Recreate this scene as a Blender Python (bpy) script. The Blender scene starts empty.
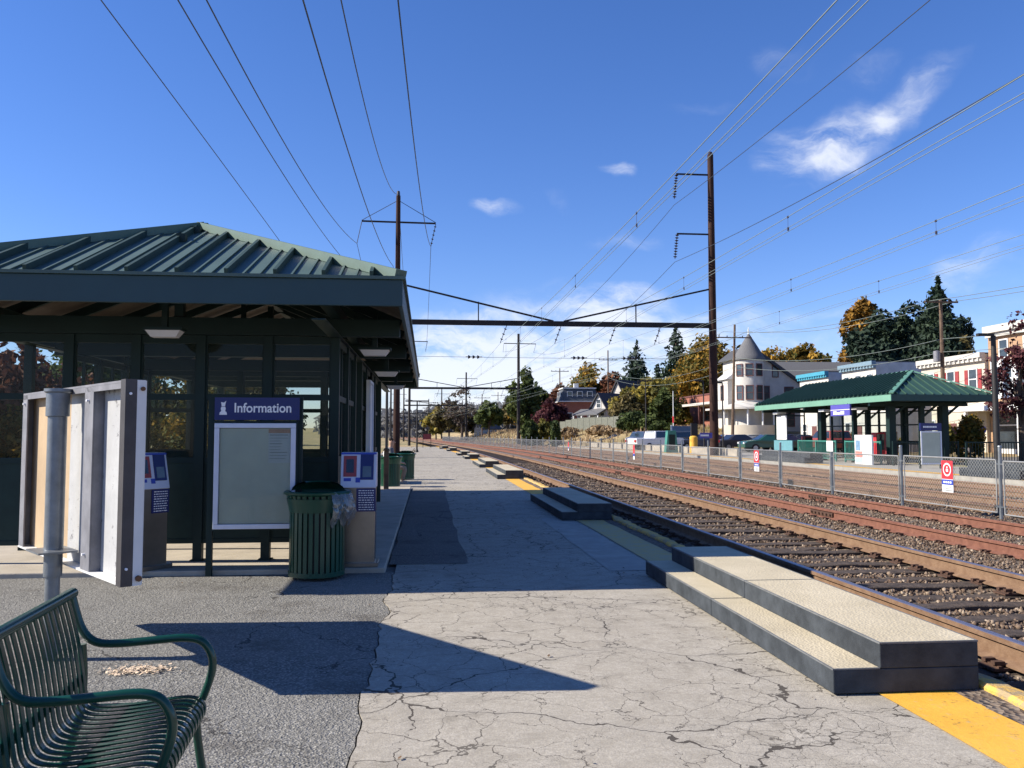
import bpy, bmesh, math, random
import numpy as np
from mathutils import Vector, Matrix, noise
R = math.radians
random.seed(7)
rng = np.random.default_rng(11)
SC = bpy.context.scene
COL = SC.collection

# ---------------------------------------------------------------- camera
EYE = 1.5; F = 850.0; YAW = R(5.64); PITCH = R(3.4)
cd = bpy.data.cameras.new("camera"); cam = bpy.data.objects.new("camera", cd); COL.objects.link(cam)
cam.location = (0, 0, EYE); cam.rotation_euler = (R(90) + PITCH, 0, -YAW)
cd.sensor_width = 36; cd.lens = F/1024*36; cd.clip_end = 6000; cd.clip_start = 0.05
SC.camera = cam

# ---------------------------------------------------------------- light
SUN_AZ = R(-87)     # compass direction the sun stands in, measured from +Y towards +X
SUN_EL = R(34)
w = bpy.data.worlds.new("World"); SC.world = w; w.use_nodes = True
wn = w.node_tree.nodes; wl = w.node_tree.links
for n in list(wn): wn.remove(n)
out = wn.new("ShaderNodeOutputWorld"); bg = wn.new("ShaderNodeBackground")
sky = wn.new("ShaderNodeTexSky"); sky.sky_type = 'NISHITA'; sky.sun_disc = False
sky.sun_elevation = SUN_EL; sky.sun_rotation = SUN_AZ
sky.altitude = 100; sky.air_density = 1.0; sky.dust_density = 0.05; sky.ozone_density = 3.2
bg.inputs[1].default_value = 0.070
hs = wn.new("ShaderNodeHueSaturation"); hs.inputs['Saturation'].default_value = 1.14
tn = wn.new("ShaderNodeMix"); tn.data_type = 'RGBA'; tn.blend_type = 'MULTIPLY'; tn.inputs[0].default_value = 1; tn.inputs[7].default_value = (1.14, 1.13, 1.45, 1)
wl.new(sky.outputs[0], tn.inputs[6]); wl.new(tn.outputs[2], hs.inputs['Color'])
tc = wn.new("ShaderNodeTexCoord")
def pix_dir(px, py):
    f = Vector((math.sin(YAW)*math.cos(PITCH), math.cos(YAW)*math.cos(PITCH), math.sin(PITCH)))
    r = Vector((math.cos(YAW), -math.sin(YAW), 0)); u = r.cross(f)
    return (f*F + r*(px-512) + u*(384-py)), f, r, u
def wmath(op, a, b=None, clamp=False):
    n = wn.new("ShaderNodeMath"); n.operation = op; n.use_clamp = clamp
    for i, v in enumerate((a, b)):
        if v is None: continue
        if isinstance(v, (int, float)): n.inputs[i].default_value = v
        else: wl.new(v, n.inputs[i])
    return n.outputs[0]
# domain-distorted direction for wispy clouds
nz = wn.new("ShaderNodeTexNoise"); nz.inputs['Scale'].default_value = 9; nz.inputs['Detail'].default_value = 6
wl.new(tc.outputs['Generated'], nz.inputs['Vector'])
sub = wn.new("ShaderNodeVectorMath"); sub.operation = 'SUBTRACT'; sub.inputs[1].default_value = (.5, .5, .5)
wl.new(nz.outputs['Color'], sub.inputs[0])
scl = wn.new("ShaderNodeVectorMath"); scl.operation = 'SCALE'; scl.inputs['Scale'].default_value = 0.085
wl.new(sub.outputs[0], scl.inputs[0])
add = wn.new("ShaderNodeVectorMath"); add.operation = 'ADD'
wl.new(tc.outputs['Generated'], add.inputs[0]); wl.new(scl.outputs[0], add.inputs[1])
DIR = add.outputs[0]
nf = wn.new("ShaderNodeTexNoise"); nf.inputs['Scale'].default_value = 26; nf.inputs['Detail'].default_value = 8; nf.inputs['Roughness'].default_value = .62
mp = wn.new("ShaderNodeMapping"); mp.inputs['Scale'].default_value = (.55, .55, 1.5); mp.inputs['Rotation'].default_value = (0, .35, 0)
wl.new(DIR, mp.inputs[0]); wl.new(mp.outputs[0], nf.inputs['Vector'])
total = None
def blob(px, py, rx, ry, ang, gain):
    global total
    d, f, r, u = pix_dir(px, py); L = d.length; d = d.normalized()
    t = r.copy(); t = (t - d*t.dot(d)).normalized(); v = t.cross(d)*1.0
    if v.z < 0: v = -v
    a = R(ang)
    t2 = t*math.cos(a) + v*math.sin(a); v2 = -t*math.sin(a) + v*math.cos(a)
    def dot(vec, off, rad):
        n = wn.new("ShaderNodeVectorMath"); n.operation = 'DOT_PRODUCT'
        wl.new(DIR, n.inputs[0]); n.inputs[1].default_value = vec
        return wmath('MULTIPLY', wmath('SUBTRACT', n.outputs['Value'], off), 1/rad)
    x = dot(t2, d.dot(t2), rx/L); y = dot(v2, d.dot(v2), ry/L)
    q = wmath('ADD', wmath('MULTIPLY', x, x), wmath('MULTIPLY', y, y))
    front = wn.new("ShaderNodeVectorMath"); front.operation = 'DOT_PRODUCT'; wl.new(DIR, front.inputs[0]); front.inputs[1].default_value = d
    m = wmath('SUBTRACT', 1.0, q, True)
    m = wmath('MULTIPLY', m, wmath('GREATER_THAN', front.outputs['Value'], 0.2))
    m = wmath('MULTIPLY', m, gain)
    total = m if total is None else wmath('ADD', total, m)
blob(800, 158, 62, 42, 14, 1.0); blob(848, 138, 50, 40, 38, .95); blob(905, 100, 62, 26, 42, .9); blob(868, 74, 48, 16, 20, .42)
blob(792, 62, 46, 20, -22, .38); blob(700, 103, 62, 9, 6, .28); blob(495, 212, 30, 11, 2, .95); blob(618, 181, 22, 10, -4, .9)
blob(562, 199, 20, 8, -22, .34); blob(628, 238, 58, 11, 8, .5); blob(560, 352, 210, 70, 4, 1.35); blob(455, 380, 150, 76, 0, 1.4)
blob(610, 306, 66, 26, 12, .85); blob(966, 270, 46, 26, 28, .6); blob(770, 318, 90, 20, 4, .42); blob(860, 330, 130, 26, 0, .4)
blob(1010, 290, 70, 60, 10, .4); blob(700, 372, 240, 50, 0, .8); blob(300, 385, 240, 44, 0, .6)
cl = wmath('ADD', wmath('MULTIPLY', nf.outputs['Fac'], 1.35), -0.36)
cm = wmath('MULTIPLY', total, cl)
mr = wn.new("ShaderNodeMapRange"); mr.interpolation_type = 'SMOOTHSTEP'
mr.inputs['From Min'].default_value = .02; mr.inputs['From Max'].default_value = .80; mr.inputs['To Max'].default_value = .80
wl.new(cm, mr.inputs['Value'])
mixc = wn.new("ShaderNodeMix"); mixc.data_type = 'RGBA'
wl.new(mr.outputs[0], mixc.inputs[0]); wl.new(hs.outputs[0], mixc.inputs[6]); mixc.inputs[7].default_value = (8.2, 8.5, 9.2, 1)
wl.new(mixc.outputs[2], bg.inputs[0]); wl.new(bg.outputs[0], out.inputs[0])

sd = bpy.data.lights.new("sun", 'SUN'); so = bpy.data.objects.new("sun", sd); COL.objects.link(so)
sd.energy = 5.0; sd.angle = R(.53); sd.color = (1, .925, .795)
sv = Vector((math.sin(SUN_AZ)*math.cos(SUN_EL), math.cos(SUN_AZ)*math.cos(SUN_EL), math.sin(SUN_EL)))
so.rotation_euler = sv.to_track_quat('Z', 'Y').to_euler()
SC.view_settings.view_transform = 'Standard'; SC.view_settings.look = 'None'
SC.view_settings.exposure = 0.82; SC.view_settings.gamma = 1.0
SC.render.engine = 'CYCLES'
SC.cycles.max_bounces = 6; SC.cycles.transparent_max_bounces = 24
SC.cycles.use_denoising = True

# ---------------------------------------------------------------- layout helpers
def c_of(Y):                      # the line bends gently to the left with distance
    if Y < 40: return 0.0
    if Y < 108.75: return -4e-4*(Y-40)**2
    return -4e-4*68.75**2 - .055*(Y-108.75)
def atD(px, py, d):               # point seen at a pixel, d metres along the optical axis (used to read positions off)
    v, f, r, u = pix_dir(px, py); p = v/F*d
    return Vector((p.x, p.y, p.z+EYE))
def gx(px, d):                    # ground position below a pixel column
    p = atD(px, 434.5, d); return p.x, p.y
def zat(py, d): return EYE + (434.5-py)*d/F
def xY(px, Y): return Y*math.tan(math.atan((px-512)/F)+YAW)

# ---------------------------------------------------------------- mesh helpers
class MB:
    def __init__(s): s.v = []; s.f = []
    def add(s, vs, fs):
        b = len(s.v); s.v += [tuple(x) for x in vs]; s.f += [tuple(b+i for i in f) for f in fs]; return s
    def box(s, x0, y0, z0, x1, y1, z1):
        vs = [(x, y, z) for z in (z0, z1) for y in (y0, y1) for x in (x0, x1)]
        return s.add(vs, [(0, 2, 3, 1), (4, 5, 7, 6), (0, 1, 5, 4), (2, 6, 7, 3), (0, 4, 6, 2), (1, 3, 7, 5)])
    def obox(s, o, u, n, a0, a1, b0, b1, z0, z1):    # box in the frame u (along), n (out), z
        o = Vector(o); u = Vector(u); n = Vector(n)
        vs = [o+u*a+n*b+Vector((0, 0, z)) for z in (z0, z1) for b in (b0, b1) for a in (a0, a1)]
        return s.add(vs, [(0, 2, 3, 1), (4, 5, 7, 6), (0, 1, 5, 4), (2, 6, 7, 3), (0, 4, 6, 2), (1, 3, 7, 5)])
    def beam(s, p, q, w, h=None):                    # rectangular bar from p to q
        p = Vector(p); q = Vector(q); h = h or w; d = (q-p).normalized()
        up = Vector((0, 0, 1)) if abs(d.z) < .95 else Vector((0, 1, 0))
        a = d.cross(up).normalized(); b = a.cross(d)
        vs = [c + a*sx*w/2 + b*sy*h/2 for c in (p, q) for sx, sy in ((-1, -1), (1, -1), (1, 1), (-1, 1))]
        return s.add(vs, [(0, 1, 2, 3), (7, 6, 5, 4), (0, 4, 5, 1), (1, 5, 6, 2), (2, 6, 7, 3), (3, 7, 4, 0)])
    def tube(s, pts, r, n=8, cap=True):
        pts = [Vector(p) for p in pts]; rs = r if isinstance(r, (list, tuple)) else [r]*len(pts)
        b = len(s.v); prev = None
        for i, p in enumerate(pts):
            d = (pts[min(i+1, len(pts)-1)] - pts[max(i-1, 0)]).normalized()
            if prev is None:
                up = Vector((0, 0, 1)) if abs(d.z) < .9 else Vector((1, 0, 0))
                a = d.cross(up).normalized()
            else:
                a = (prev - d*prev.dot(d)).normalized()
            prev = a; c = a.cross(d)
            for k in range(n):
                t = 2*math.pi*k/n; s.v.append(tuple(p + (a*math.cos(t)+c*math.sin(t))*rs[i]))
        for i in range(len(pts)-1):
            for k in range(n):
                s.f.append((b+i*n+k, b+i*n+(k+1) % n, b+(i+1)*n+(k+1) % n, b+(i+1)*n+k))
        if cap:
            s.f.append(tuple(b+k for k in range(n))[::-1]); s.f.append(tuple(b+(len(pts)-1)*n+k for k in range(n)))
        return s
    def lathe(s, prof, c=(0, 0, 0), n=20, a0=0, a1=2*math.pi):
        full = abs(a1-a0-2*math.pi) < 1e-4; m = n if full else n+1; b = len(s.v)
        for r, z in prof:
            for k in range(m):
                t = a0+(a1-a0)*k/n; s.v.append((c[0]+r*math.cos(t), c[1]+r*math.sin(t), c[2]+z))
        for i in range(len(prof)-1):
            for k in range(n):
                k2 = (k+1) % m
                s.f.append((b+i*m+k, b+i*m+k2, b+(i+1)*m+k2, b+(i+1)*m+k))
        return s
    def prism(s, poly, axis_vec):                    # planar polygon (3-D points) pushed along a vector
        poly = [Vector(p) for p in poly]; a = Vector(axis_vec); n = len(poly)
        vs = poly + [p+a for p in poly]
        fs = [tuple(range(n))[::-1], tuple(range(n, 2*n))] + [(i, (i+1) % n, n+(i+1) % n, n+i) for i in range(n)]
        return s.add(vs, fs)
    def build(s, name, m, parent=None, smooth=False, bevel=0):
        off = Vector((0, 0, 0))
        if parent is not None:
            off = parent.get('_org', None); off = Vector(off) if off is not None else Vector((0, 0, 0))
        me = bpy.data.meshes.new(name)
        me.from_pydata([tuple(Vector(v)-off) for v in s.v], [], s.f); me.update()
        bm = bmesh.new(); bm.from_mesh(me); bmesh.ops.recalc_face_normals(bm, faces=bm.faces); bm.to_mesh(me); bm.free()
        if smooth:
            me.polygons.foreach_set('use_smooth', [True]*len(me.polygons))
        me.materials.append(m)
        o = bpy.data.objects.new(name, me); COL.objects.link(o)
        if parent is not None:
            o.parent = parent; o['_org'] = tuple(off)
        if smooth:
            md = o.modifiers.new("edge", 'EDGE_SPLIT'); md.split_angle = R(40)
        if bevel:
            md = o.modifiers.new("bevel", 'BEVEL'); md.width = bevel; md.segments = 2; md.limit_method = 'ANGLE'
        return o
def thing(name, label, cat, loc=(0, 0, 0), group=None, kind=None):
    o = bpy.data.objects.new(name, None); COL.objects.link(o); o.location = loc; o['_org'] = tuple(loc)
    o.empty_display_size = .2
    return tag(o, label, cat, group, kind)
def tag(o, label=None, cat=None, group=None, kind=None):
    if label: o['label'] = label
    if cat: o['category'] = cat
    if group: o['group'] = group
    if kind: o['kind'] = kind
    return o
def dup(o, loc=None, rotz=None, parent=None, label=None, mats=None):
    c = o.copy(); COL.objects.link(c)
    if parent is not None: c.parent = parent
    if loc is not None: c.location = loc
    if rotz is not None: c.rotation_euler = (0, 0, rotz)
    if label: c['label'] = label
    for ch in [x for x in o.children]: dup(ch, parent=c)
    return c

# ---------------------------------------------------------------- materials
def mat(name, col, rough=.6, metal=0.0, var=.12, scale=6.0, bump=0.0, bscale=40.0, col2=None, spec=.5, trans=0.0):
    m = bpy.data.materials.new(name); m.use_nodes = True; nt = m.node_tree; b = nt.nodes['Principled BSDF']
    b.inputs['Roughness'].default_value = rough; b.inputs['Metallic'].default_value = metal
    b.inputs['Specular IOR Level'].default_value = spec
    t = nt.nodes.new('ShaderNodeTexCoord'); n = nt.nodes.new('ShaderNodeTexNoise')
    n.inputs['Scale'].default_value = scale; n.inputs['Detail'].default_value = 6; n.inputs['Roughness'].default_value = .65
    nt.links.new(t.outputs['Object'], n.inputs['Vector'])
    cr = nt.nodes.new('ShaderNodeValToRGB'); e = cr.color_ramp.elements
    c2 = col2 or tuple(min(1, c*(1+var)) for c in col); c1 = col if col2 else tuple(c*(1-var) for c in col)
    e[0].position = .35; e[1].position = .66; e[0].color = (*c1, 1); e[1].color = (*c2, 1)
    nt.links.new(n.outputs['Fac'], cr.inputs[0]); nt.links.new(cr.outputs[0], b.inputs['Base Color'])
    if bump:
        n2 = nt.nodes.new('ShaderNodeTexNoise'); n2.inputs['Scale'].default_value = bscale; n2.inputs['Detail'].default_value = 4
        nt.links.new(t.outputs['Object'], n2.inputs['Vector'])
        bp = nt.nodes.new('ShaderNodeBump'); bp.inputs['Strength'].default_value = bump; bp.inputs['Distance'].default_value = .02
        nt.links.new(n2.outputs['Fac'], bp.inputs['Height']); nt.links.new(bp.outputs[0], b.inputs['Normal'])
    return m
class NT:      # tiny node builder
    def __init__(s, name):
        s.m = bpy.data.materials.new(name); s.m.use_nodes = True; s.t = s.m.node_tree; s.b = s.t.nodes['Principled BSDF']
        s.tc = s.t.nodes.new('ShaderNodeTexCoord')
    def noise(s, scale, detail=5, rough=.6, vec=None, dist=0):
        n = s.t.nodes.new('ShaderNodeTexNoise'); n.inputs['Scale'].default_value = scale; n.inputs['Detail'].default_value = detail
        n.inputs['Roughness'].default_value = rough; n.inputs['Distortion'].default_value = dist
        s.t.links.new(vec if vec is not None else s.tc.outputs['Object'], n.inputs['Vector']); return n
    def vor(s, scale, feature='F1', vec=None):
        n = s.t.nodes.new('ShaderNodeTexVoronoi'); n.inputs['Scale'].default_value = scale; n.feature = feature
        s.t.links.new(vec if vec is not None else s.tc.outputs['Object'], n.inputs['Vector']); return n
    def math(s, op, a, b=None, clamp=False):
        n = s.t.nodes.new('ShaderNodeMath'); n.operation = op; n.use_clamp = clamp
        for i, v in enumerate((a, b)):
            if v is None: continue
            if isinstance(v, (int, float)): n.inputs[i].default_value = v
            else: s.t.links.new(v, n.inputs[i])
        return n.outputs[0]
    def ramp(s, fac, stops):
        n = s.t.nodes.new('ShaderNodeValToRGB'); e = n.color_ramp.elements
        while len(e) < len(stops): e.new(.5)
        for i, (p, c) in enumerate(stops):
            e[i].position = p; e[i].color = (*(c if isinstance(c, tuple) else (c, c, c)), 1)
        s.t.links.new(fac, n.inputs[0]); return n.outputs[0]
    def mix(s, fac, a, b, mode='MIX'):
        n = s.t.nodes.new('ShaderNodeMix'); n.data_type = 'RGBA'; n.blend_type = mode
        for i, v in ((0, fac), (6, a), (7, b)):
            if isinstance(v, tuple): n.inputs[i].default_value = (*v, 1)
            elif isinstance(v, (int, float)): n.inputs[i].default_value = v
            else: s.t.links.new(v, n.inputs[i])
        return n.outputs[2]
    def maprange(s, v, a, b, c=0, d=1):
        n = s.t.nodes.new('ShaderNodeMapRange'); n.interpolation_type = 'SMOOTHSTEP'
        for i, x in enumerate((a, b, c, d)): n.inputs[i+1].default_value = x
        s.t.links.new(v, n.inputs[0]); return n.outputs[0]
    def bump(s, h, strength, dist=.02):
        n = s.t.nodes.new('ShaderNodeBump'); n.inputs['Strength'].default_value = strength; n.inputs['Distance'].default_value = dist
        s.t.links.new(h, n.inputs['Height']); s.t.links.new(n.outputs[0], s.b.inputs['Normal']); return n
    def color(s, c): s.t.links.new(c, s.b.inputs['Base Color']); return s
    def warp(s, scale, amt, base=None):
        n = s.noise(scale, 4, .6); v = s.t.nodes.new('ShaderNodeVectorMath'); v.operation = 'SUBTRACT'; v.inputs[1].default_value = (.5, .5, .5)
        s.t.links.new(n.outputs['Color'], v.inputs[0])
        k = s.t.nodes.new('ShaderNodeVectorMath'); k.operation = 'SCALE'; k.inputs['Scale'].default_value = amt; s.t.links.new(v.outputs[0], k.inputs[0])
        a = s.t.nodes.new('ShaderNodeVectorMath'); a.operation = 'ADD'; s.t.links.new(base if base is not None else s.tc.outputs['Object'], a.inputs[0]); s.t.links.new(k.outputs[0], a.inputs[1])
        return a.outputs[0]

def pavement_mat():
    g = NT('old_concrete'); b = g.b; b.inputs['Roughness'].default_value = .9; b.inputs['Specular IOR Level'].default_value = .2
    big = g.noise(.55, 5, .6); med = g.noise(5, 6, .7); fine = g.noise(90, 3, .7); sp = g.vor(130); gr = g.noise(32, 4, .75)
    base = g.ramp(big.outputs['Fac'], [(.3, (.315, .282, .225)), (.5, (.41, .37, .30)), (.7, (.49, .45, .375))])
    base = g.mix(.55, base, g.ramp(med.outputs['Fac'], [(.3, (.235, .21, .165)), (.5, (.425, .39, .325)), (.72, (.54, .50, .43))]))
    base = g.mix(g.maprange(fine.outputs['Fac'], .40, .66, 0, .62), base, (.24, .22, .20))
    base = g.mix(g.maprange(sp.outputs['Distance'], .0, .35, .3, 0), base, (.52, .49, .43))
    base = g.mix(g.maprange(gr.outputs['Fac'], .40, .60, 0, .5), base, (.27, .24, .20))
    # stains
    st = g.noise(1.7, 6, .75); base = g.mix(g.maprange(st.outputs['Fac'], .54, .70, 0, .5), base, (.17, .15, .12))
    sp2 = g.vor(2.3, vec=g.warp(5, .25)); base = g.mix(g.maprange(sp2.outputs['Distance'], .02, .05, .8, 0), base, (.10, .09, .08))
    # cracks
    wv = g.warp(1.6, .42); wv2 = g.warp(11, .045, wv)
    v1 = g.vor(.62, 'DISTANCE_TO_EDGE', wv2)
    wid = g.noise(1.3, 3); thr = g.math('MULTIPLY', g.math('SUBTRACT', wid.outputs['Fac'], .36), .019)
    c1 = g.math('LESS_THAN', v1.outputs['Distance'], thr)
    v2 = g.vor(2.9, 'DISTANCE_TO_EDGE', g.warp(7, .12, wv2)); msk = g.noise(.45, 3); thr2 = g.math('MULTIPLY', g.math('SUBTRACT', msk.outputs['Fac'], .37), .070)
    c2 = g.math('LESS_THAN', v2.outputs['Distance'], thr2)
    v3 = g.vor(7.5, 'DISTANCE_TO_EDGE', g.warp(14, .08)); m3 = g.noise(.75, 3); c3 = g.math('LESS_THAN', v3.outputs['Distance'], g.math('MULTIPLY', g.math('SUBTRACT', m3.outputs['Fac'], .52), .16))
    c = g.math('MAXIMUM', g.math('MAXIMUM', c1, g.math('MULTIPLY', c2, .8)), g.math('MULTIPLY', c3, .55))
    halo = g.maprange(v1.outputs['Distance'], 0, .05, .22, 0)
    base = g.mix(halo, base, (.27, .25, .22)); base = g.mix(g.math('MULTIPLY', c, .9), base, (.05, .042, .035))
    g.color(base)
    h = g.math('SUBTRACT', g.math('ADD', g.math('MULTIPLY', fine.outputs['Fac'], .35), g.math('MULTIPLY', med.outputs['Fac'], .8)), g.math('MULTIPLY', c, 1.6))
    g.bump(h, .55, .012)
    return g.m
def asphalt_mat(name='coarse_asphalt', lo=.075, hi=.27, tint=(1, .985, .97)):
    g = NT(name); g.b.inputs['Roughness'].default_value = .92; g.b.inputs['Specular IOR Level'].default_value = .25
    v = g.vor(85); v2 = g.vor(38); big = g.noise(.8, 5, .65); fine = g.noise(160, 2, .6)
    a = g.ramp(g.math('FRACT', g.math('MULTIPLY', g.vor(85).outputs['Position'] if False else v.outputs['Color'], 3.1)), [(.0, tuple(lo*t for t in tint)), (.6, tuple((lo+hi)*.45*t for t in tint)), (1, tuple(hi*1.35*t for t in tint))])
    b2 = g.ramp(v2.outputs['Distance'], [(.0, tuple(hi*t for t in tint)), (.5, tuple(lo*1.2*t for t in tint))])
    c = g.mix(.35, a, b2); c = g.mix(g.maprange(big.outputs['Fac'], .35, .7, 0, .45), c, tuple((lo+hi)*.6*t for t in tint))
    st = g.noise(1.3, 6, .72); c = g.mix(g.maprange(st.outputs['Fac'], .50, .70, 0, .6), c, (.075, .066, .056))
    vv = g.vor(.8, 'DISTANCE_TO_EDGE', g.warp(5, .25)); ms = g.noise(.6, 2); cc = g.math('LESS_THAN', vv.outputs['Distance'], g.math('MULTIPLY', g.math('SUBTRACT', ms.outputs['Fac'], .47), .05)); c = g.mix(g.math('MULTIPLY', cc, .7), c, (.025, .022, .02))
    g.color(c); g.bump(g.math('ADD', v2.outputs['Distance'], v.outputs['Distance']), .8, .008)
    return g.m
def leaf_mat(name, stops, trans=.25):
    m = bpy.data.materials.new(name); m.use_nodes = True; t = m.node_tree; b = t.nodes['Principled BSDF']
    b.inputs['Roughness'].default_value = .75; b.inputs['Specular IOR Level'].default_value = .25
    geo = t.nodes.new('ShaderNodeNewGeometry'); tcn = t.nodes.new('ShaderNodeTexCoord'); n = t.nodes.new('ShaderNodeTexNoise')
    n.inputs['Scale'].default_value = .45; n.inputs['Detail'].default_value = 3; t.links.new(tcn.outputs['Object'], n.inputs['Vector'])
    a = t.nodes.new('ShaderNodeMath'); a.operation = 'MULTIPLY_ADD'; a.inputs[1].default_value = .45
    t.links.new(geo.outputs['Random Per Island'], a.inputs[0])
    s = t.nodes.new('ShaderNodeMath'); s.operation = 'MULTIPLY_ADD'; s.inputs[1].default_value = 1.9; s.inputs[2].default_value = -.68
    t.links.new(n.outputs['Fac'], s.inputs[0]); t.links.new(s.outputs[0], a.inputs[2])
    cr = t.nodes.new('ShaderNodeValToRGB'); e = cr.color_ramp.elements
    while len(e) < len(stops): e.new(.5)
    for i, (p, c) in enumerate(stops): e[i].position = p; e[i].color = (*c, 1)
    t.links.new(a.outputs[0], cr.inputs[0]); t.links.new(cr.outputs[0], b.inputs['Base Color'])
    tr = t.nodes.new('ShaderNodeBsdfTranslucent'); mx = t.nodes.new('ShaderNodeMixShader'); mx.inputs[0].default_value = trans
    t.links.new(cr.outputs[0], tr.inputs['Color']); t.links.new(b.outputs[0], mx.inputs[1]); t.links.new(tr.outputs[0], mx.inputs[2])
    t.links.new(mx.outputs[0], t.nodes['Material Output'].inputs['Surface'])
    return m
def glass_mat(name, tint=(.8, .86, .84), refl=.12, rough=.03):
    m = bpy.data.materials.new(name); m.use_nodes = True; t = m.node_tree; t.nodes.remove(t.nodes['Principled BSDF'])
    tr = t.nodes.new('ShaderNodeBsdfTransparent'); tr.inputs[0].default_value = (*tint, 1)
    gl = t.nodes.new('ShaderNodeBsdfGlossy'); gl.inputs['Roughness'].default_value = rough
    fr = t.nodes.new('ShaderNodeFresnel'); fr.inputs[0].default_value = 1.2
    ad = t.nodes.new('ShaderNodeMath'); ad.operation = 'ADD'; ad.inputs[1].default_value = refl*.25; t.links.new(fr.outputs[0], ad.inputs[0])
    gg = t.nodes.new('ShaderNodeNewGeometry'); fb = t.nodes.new('ShaderNodeMath'); fb.operation = 'SUBTRACT'; fb.inputs[0].default_value = 1; t.links.new(gg.outputs['Backfacing'], fb.inputs[1])
    fm_ = t.nodes.new('ShaderNodeMath'); fm_.operation = 'MULTIPLY'; t.links.new(ad.outputs[0], fm_.inputs[0]); t.links.new(fb.outputs[0], fm_.inputs[1]); ad = fm_
    n = t.nodes.new('ShaderNodeTexNoise'); n.inputs['Scale'].default_value = 2.5; n.inputs['Detail'].default_value = 5
    mx = t.nodes.new('ShaderNodeMixShader'); t.links.new(ad.outputs[0], mx.inputs[0]); t.links.new(tr.outputs[0], mx.inputs[1]); t.links.new(gl.outputs[0], mx.inputs[2])
    df = t.nodes.new('ShaderNodeBsdfDiffuse'); df.inputs[0].default_value = (.35, .37, .36, 1)
    mm = t.nodes.new('ShaderNodeMath'); mm.operation = 'MULTIPLY'; mm.inputs[1].default_value = refl; t.links.new(n.outputs['Fac'], mm.inputs[0])
    m2 = t.nodes.new('ShaderNodeMixShader'); t.links.new(mm.outputs[0], m2.inputs[0]); t.links.new(mx.outputs[0], m2.inputs[1]); t.links.new(df.outputs[0], m2.inputs[2])
    t.links.new(m2.outputs[0], t.nodes['Material Output'].inputs['Surface'])
    return m
def brick_mat(name, c1, c2, mortar, scale=1.0):
    g = NT(name); g.b.inputs['Roughness'].default_value = .9
    mp = g.t.nodes.new('ShaderNodeMapping'); mp.inputs['Rotation'].default_value = (R(90), 0, 0)
    sep = g.t.nodes.new('ShaderNodeSeparateXYZ'); g.t.links.new(g.tc.outputs['Object'], sep.inputs[0])
    com = g.t.nodes.new('ShaderNodeCombineXYZ')
    g.t.links.new(g.math('ADD', sep.outputs[0], sep.outputs[1]), com.inputs[0]); g.t.links.new(sep.outputs[2], com.inputs[1])
    br = g.t.nodes.new('ShaderNodeTexBrick'); g.t.links.new(com.outputs[0], br.inputs['Vector'])
    br.inputs['Color1'].default_value = (*c1, 1); br.inputs['Color2'].default_value = (*c2, 1); br.inputs['Mortar'].default_value = (*mortar, 1)
    br.inputs['Scale'].default_value = scale; br.inputs['Brick Width'].default_value = .24; br.inputs['Row Height'].default_value = .08; br.inputs['Mortar Size'].default_value = .008
    n = g.noise(.7, 5); g.color(g.mix(g.maprange(n.outputs['Fac'], .4, .7, 0, .35), br.outputs['Color'], tuple(x*.6 for x in c1)))
    return g.m

M = {}
M['pave'] = pavement_mat()
M['asph'] = asphalt_mat('coarse_asphalt', .095, .29, (1.02, .985, .90))
M['asph2'] = asphalt_mat('patched_asphalt', .10, .21, (1.03, .97, .9))
M['conc'] = mat('smooth_concrete', (.33, .31, .27), .88, var=.14, scale=3, bump=.25, bscale=60)
M['conc2'] = mat('pad_concrete', (.40, .35, .28), .88, var=.14, scale=2.5, bump=.25, bscale=60)
M['slab'] = mat('slab_side', (.13, .12, .11), .9, var=.3, scale=5, bump=.5)
g = NT('platform_yellow'); g.b.inputs['Roughness'].default_value = .75
n = g.noise(14, 6, .75); n2 = g.noise(2.5, 4)
g.color(g.mix(g.maprange(n.outputs['Fac'], .56, .72, 0, .75), g.ramp(n2.outputs['Fac'], [(.3, (.66, .35, .035)), (.7, (.74, .41, .055))]), (.40, .33, .20)))
n3 = g.noise(26, 5, .8); n4 = g.noise(3.2, 4, .7); base_ = g.b.inputs['Base Color'].links[0].from_socket
g.color(g.mix(g.math('MULTIPLY', g.maprange(n3.outputs['Fac'], .52, .66, 0, .75), g.maprange(n4.outputs['Fac'], .45, .62, 0, 1)), base_, (.11, .08, .045)))
g.bump(n.outputs['Fac'], .3); M['yellow'] = g.m
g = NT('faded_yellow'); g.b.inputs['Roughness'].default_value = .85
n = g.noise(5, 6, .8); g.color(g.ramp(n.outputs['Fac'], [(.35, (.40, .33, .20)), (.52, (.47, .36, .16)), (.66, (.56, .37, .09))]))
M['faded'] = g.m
g = NT('worn_kerb_yellow'); g.b.inputs['Roughness'].default_value = .85
n = g.noise(7, 6, .8); n2 = g.noise(2.5, 4)
g.color(g.mix(g.maprange(n.outputs['Fac'], .46, .56, 0, .85), g.ramp(n2.outputs['Fac'], [(.3, (.60, .36, .07)), (.7, (.70, .44, .10))]), (.30, .24, .16)))
g.bump(n.outputs['Fac'], .8, .03); M['kerb'] = g.m
g = NT('grit_tread'); g.b.inputs['Roughness'].default_value = .95
n = g.vor(55); n2 = g.noise(2, 5); g.color(g.mix(g.maprange(n.outputs['Distance'], .1, .6, .5, 0), g.ramp(n2.outputs['Fac'], [(.3, (.42, .36, .245)), (.7, (.54, .47, .335))]), (.36, .31, .23)))
g.bump(n.outputs['Distance'], .6, .006); M['tread'] = g.m
M['stepside'] = mat('black_step_plastic', (.048, .055, .064), .9, var=.3, scale=5, bump=.15, bscale=90, spec=.12)
M['steptrim'] = mat('step_edge_trim', (.14, .145, .15), .8, var=.2, scale=8, spec=.2)
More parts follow.
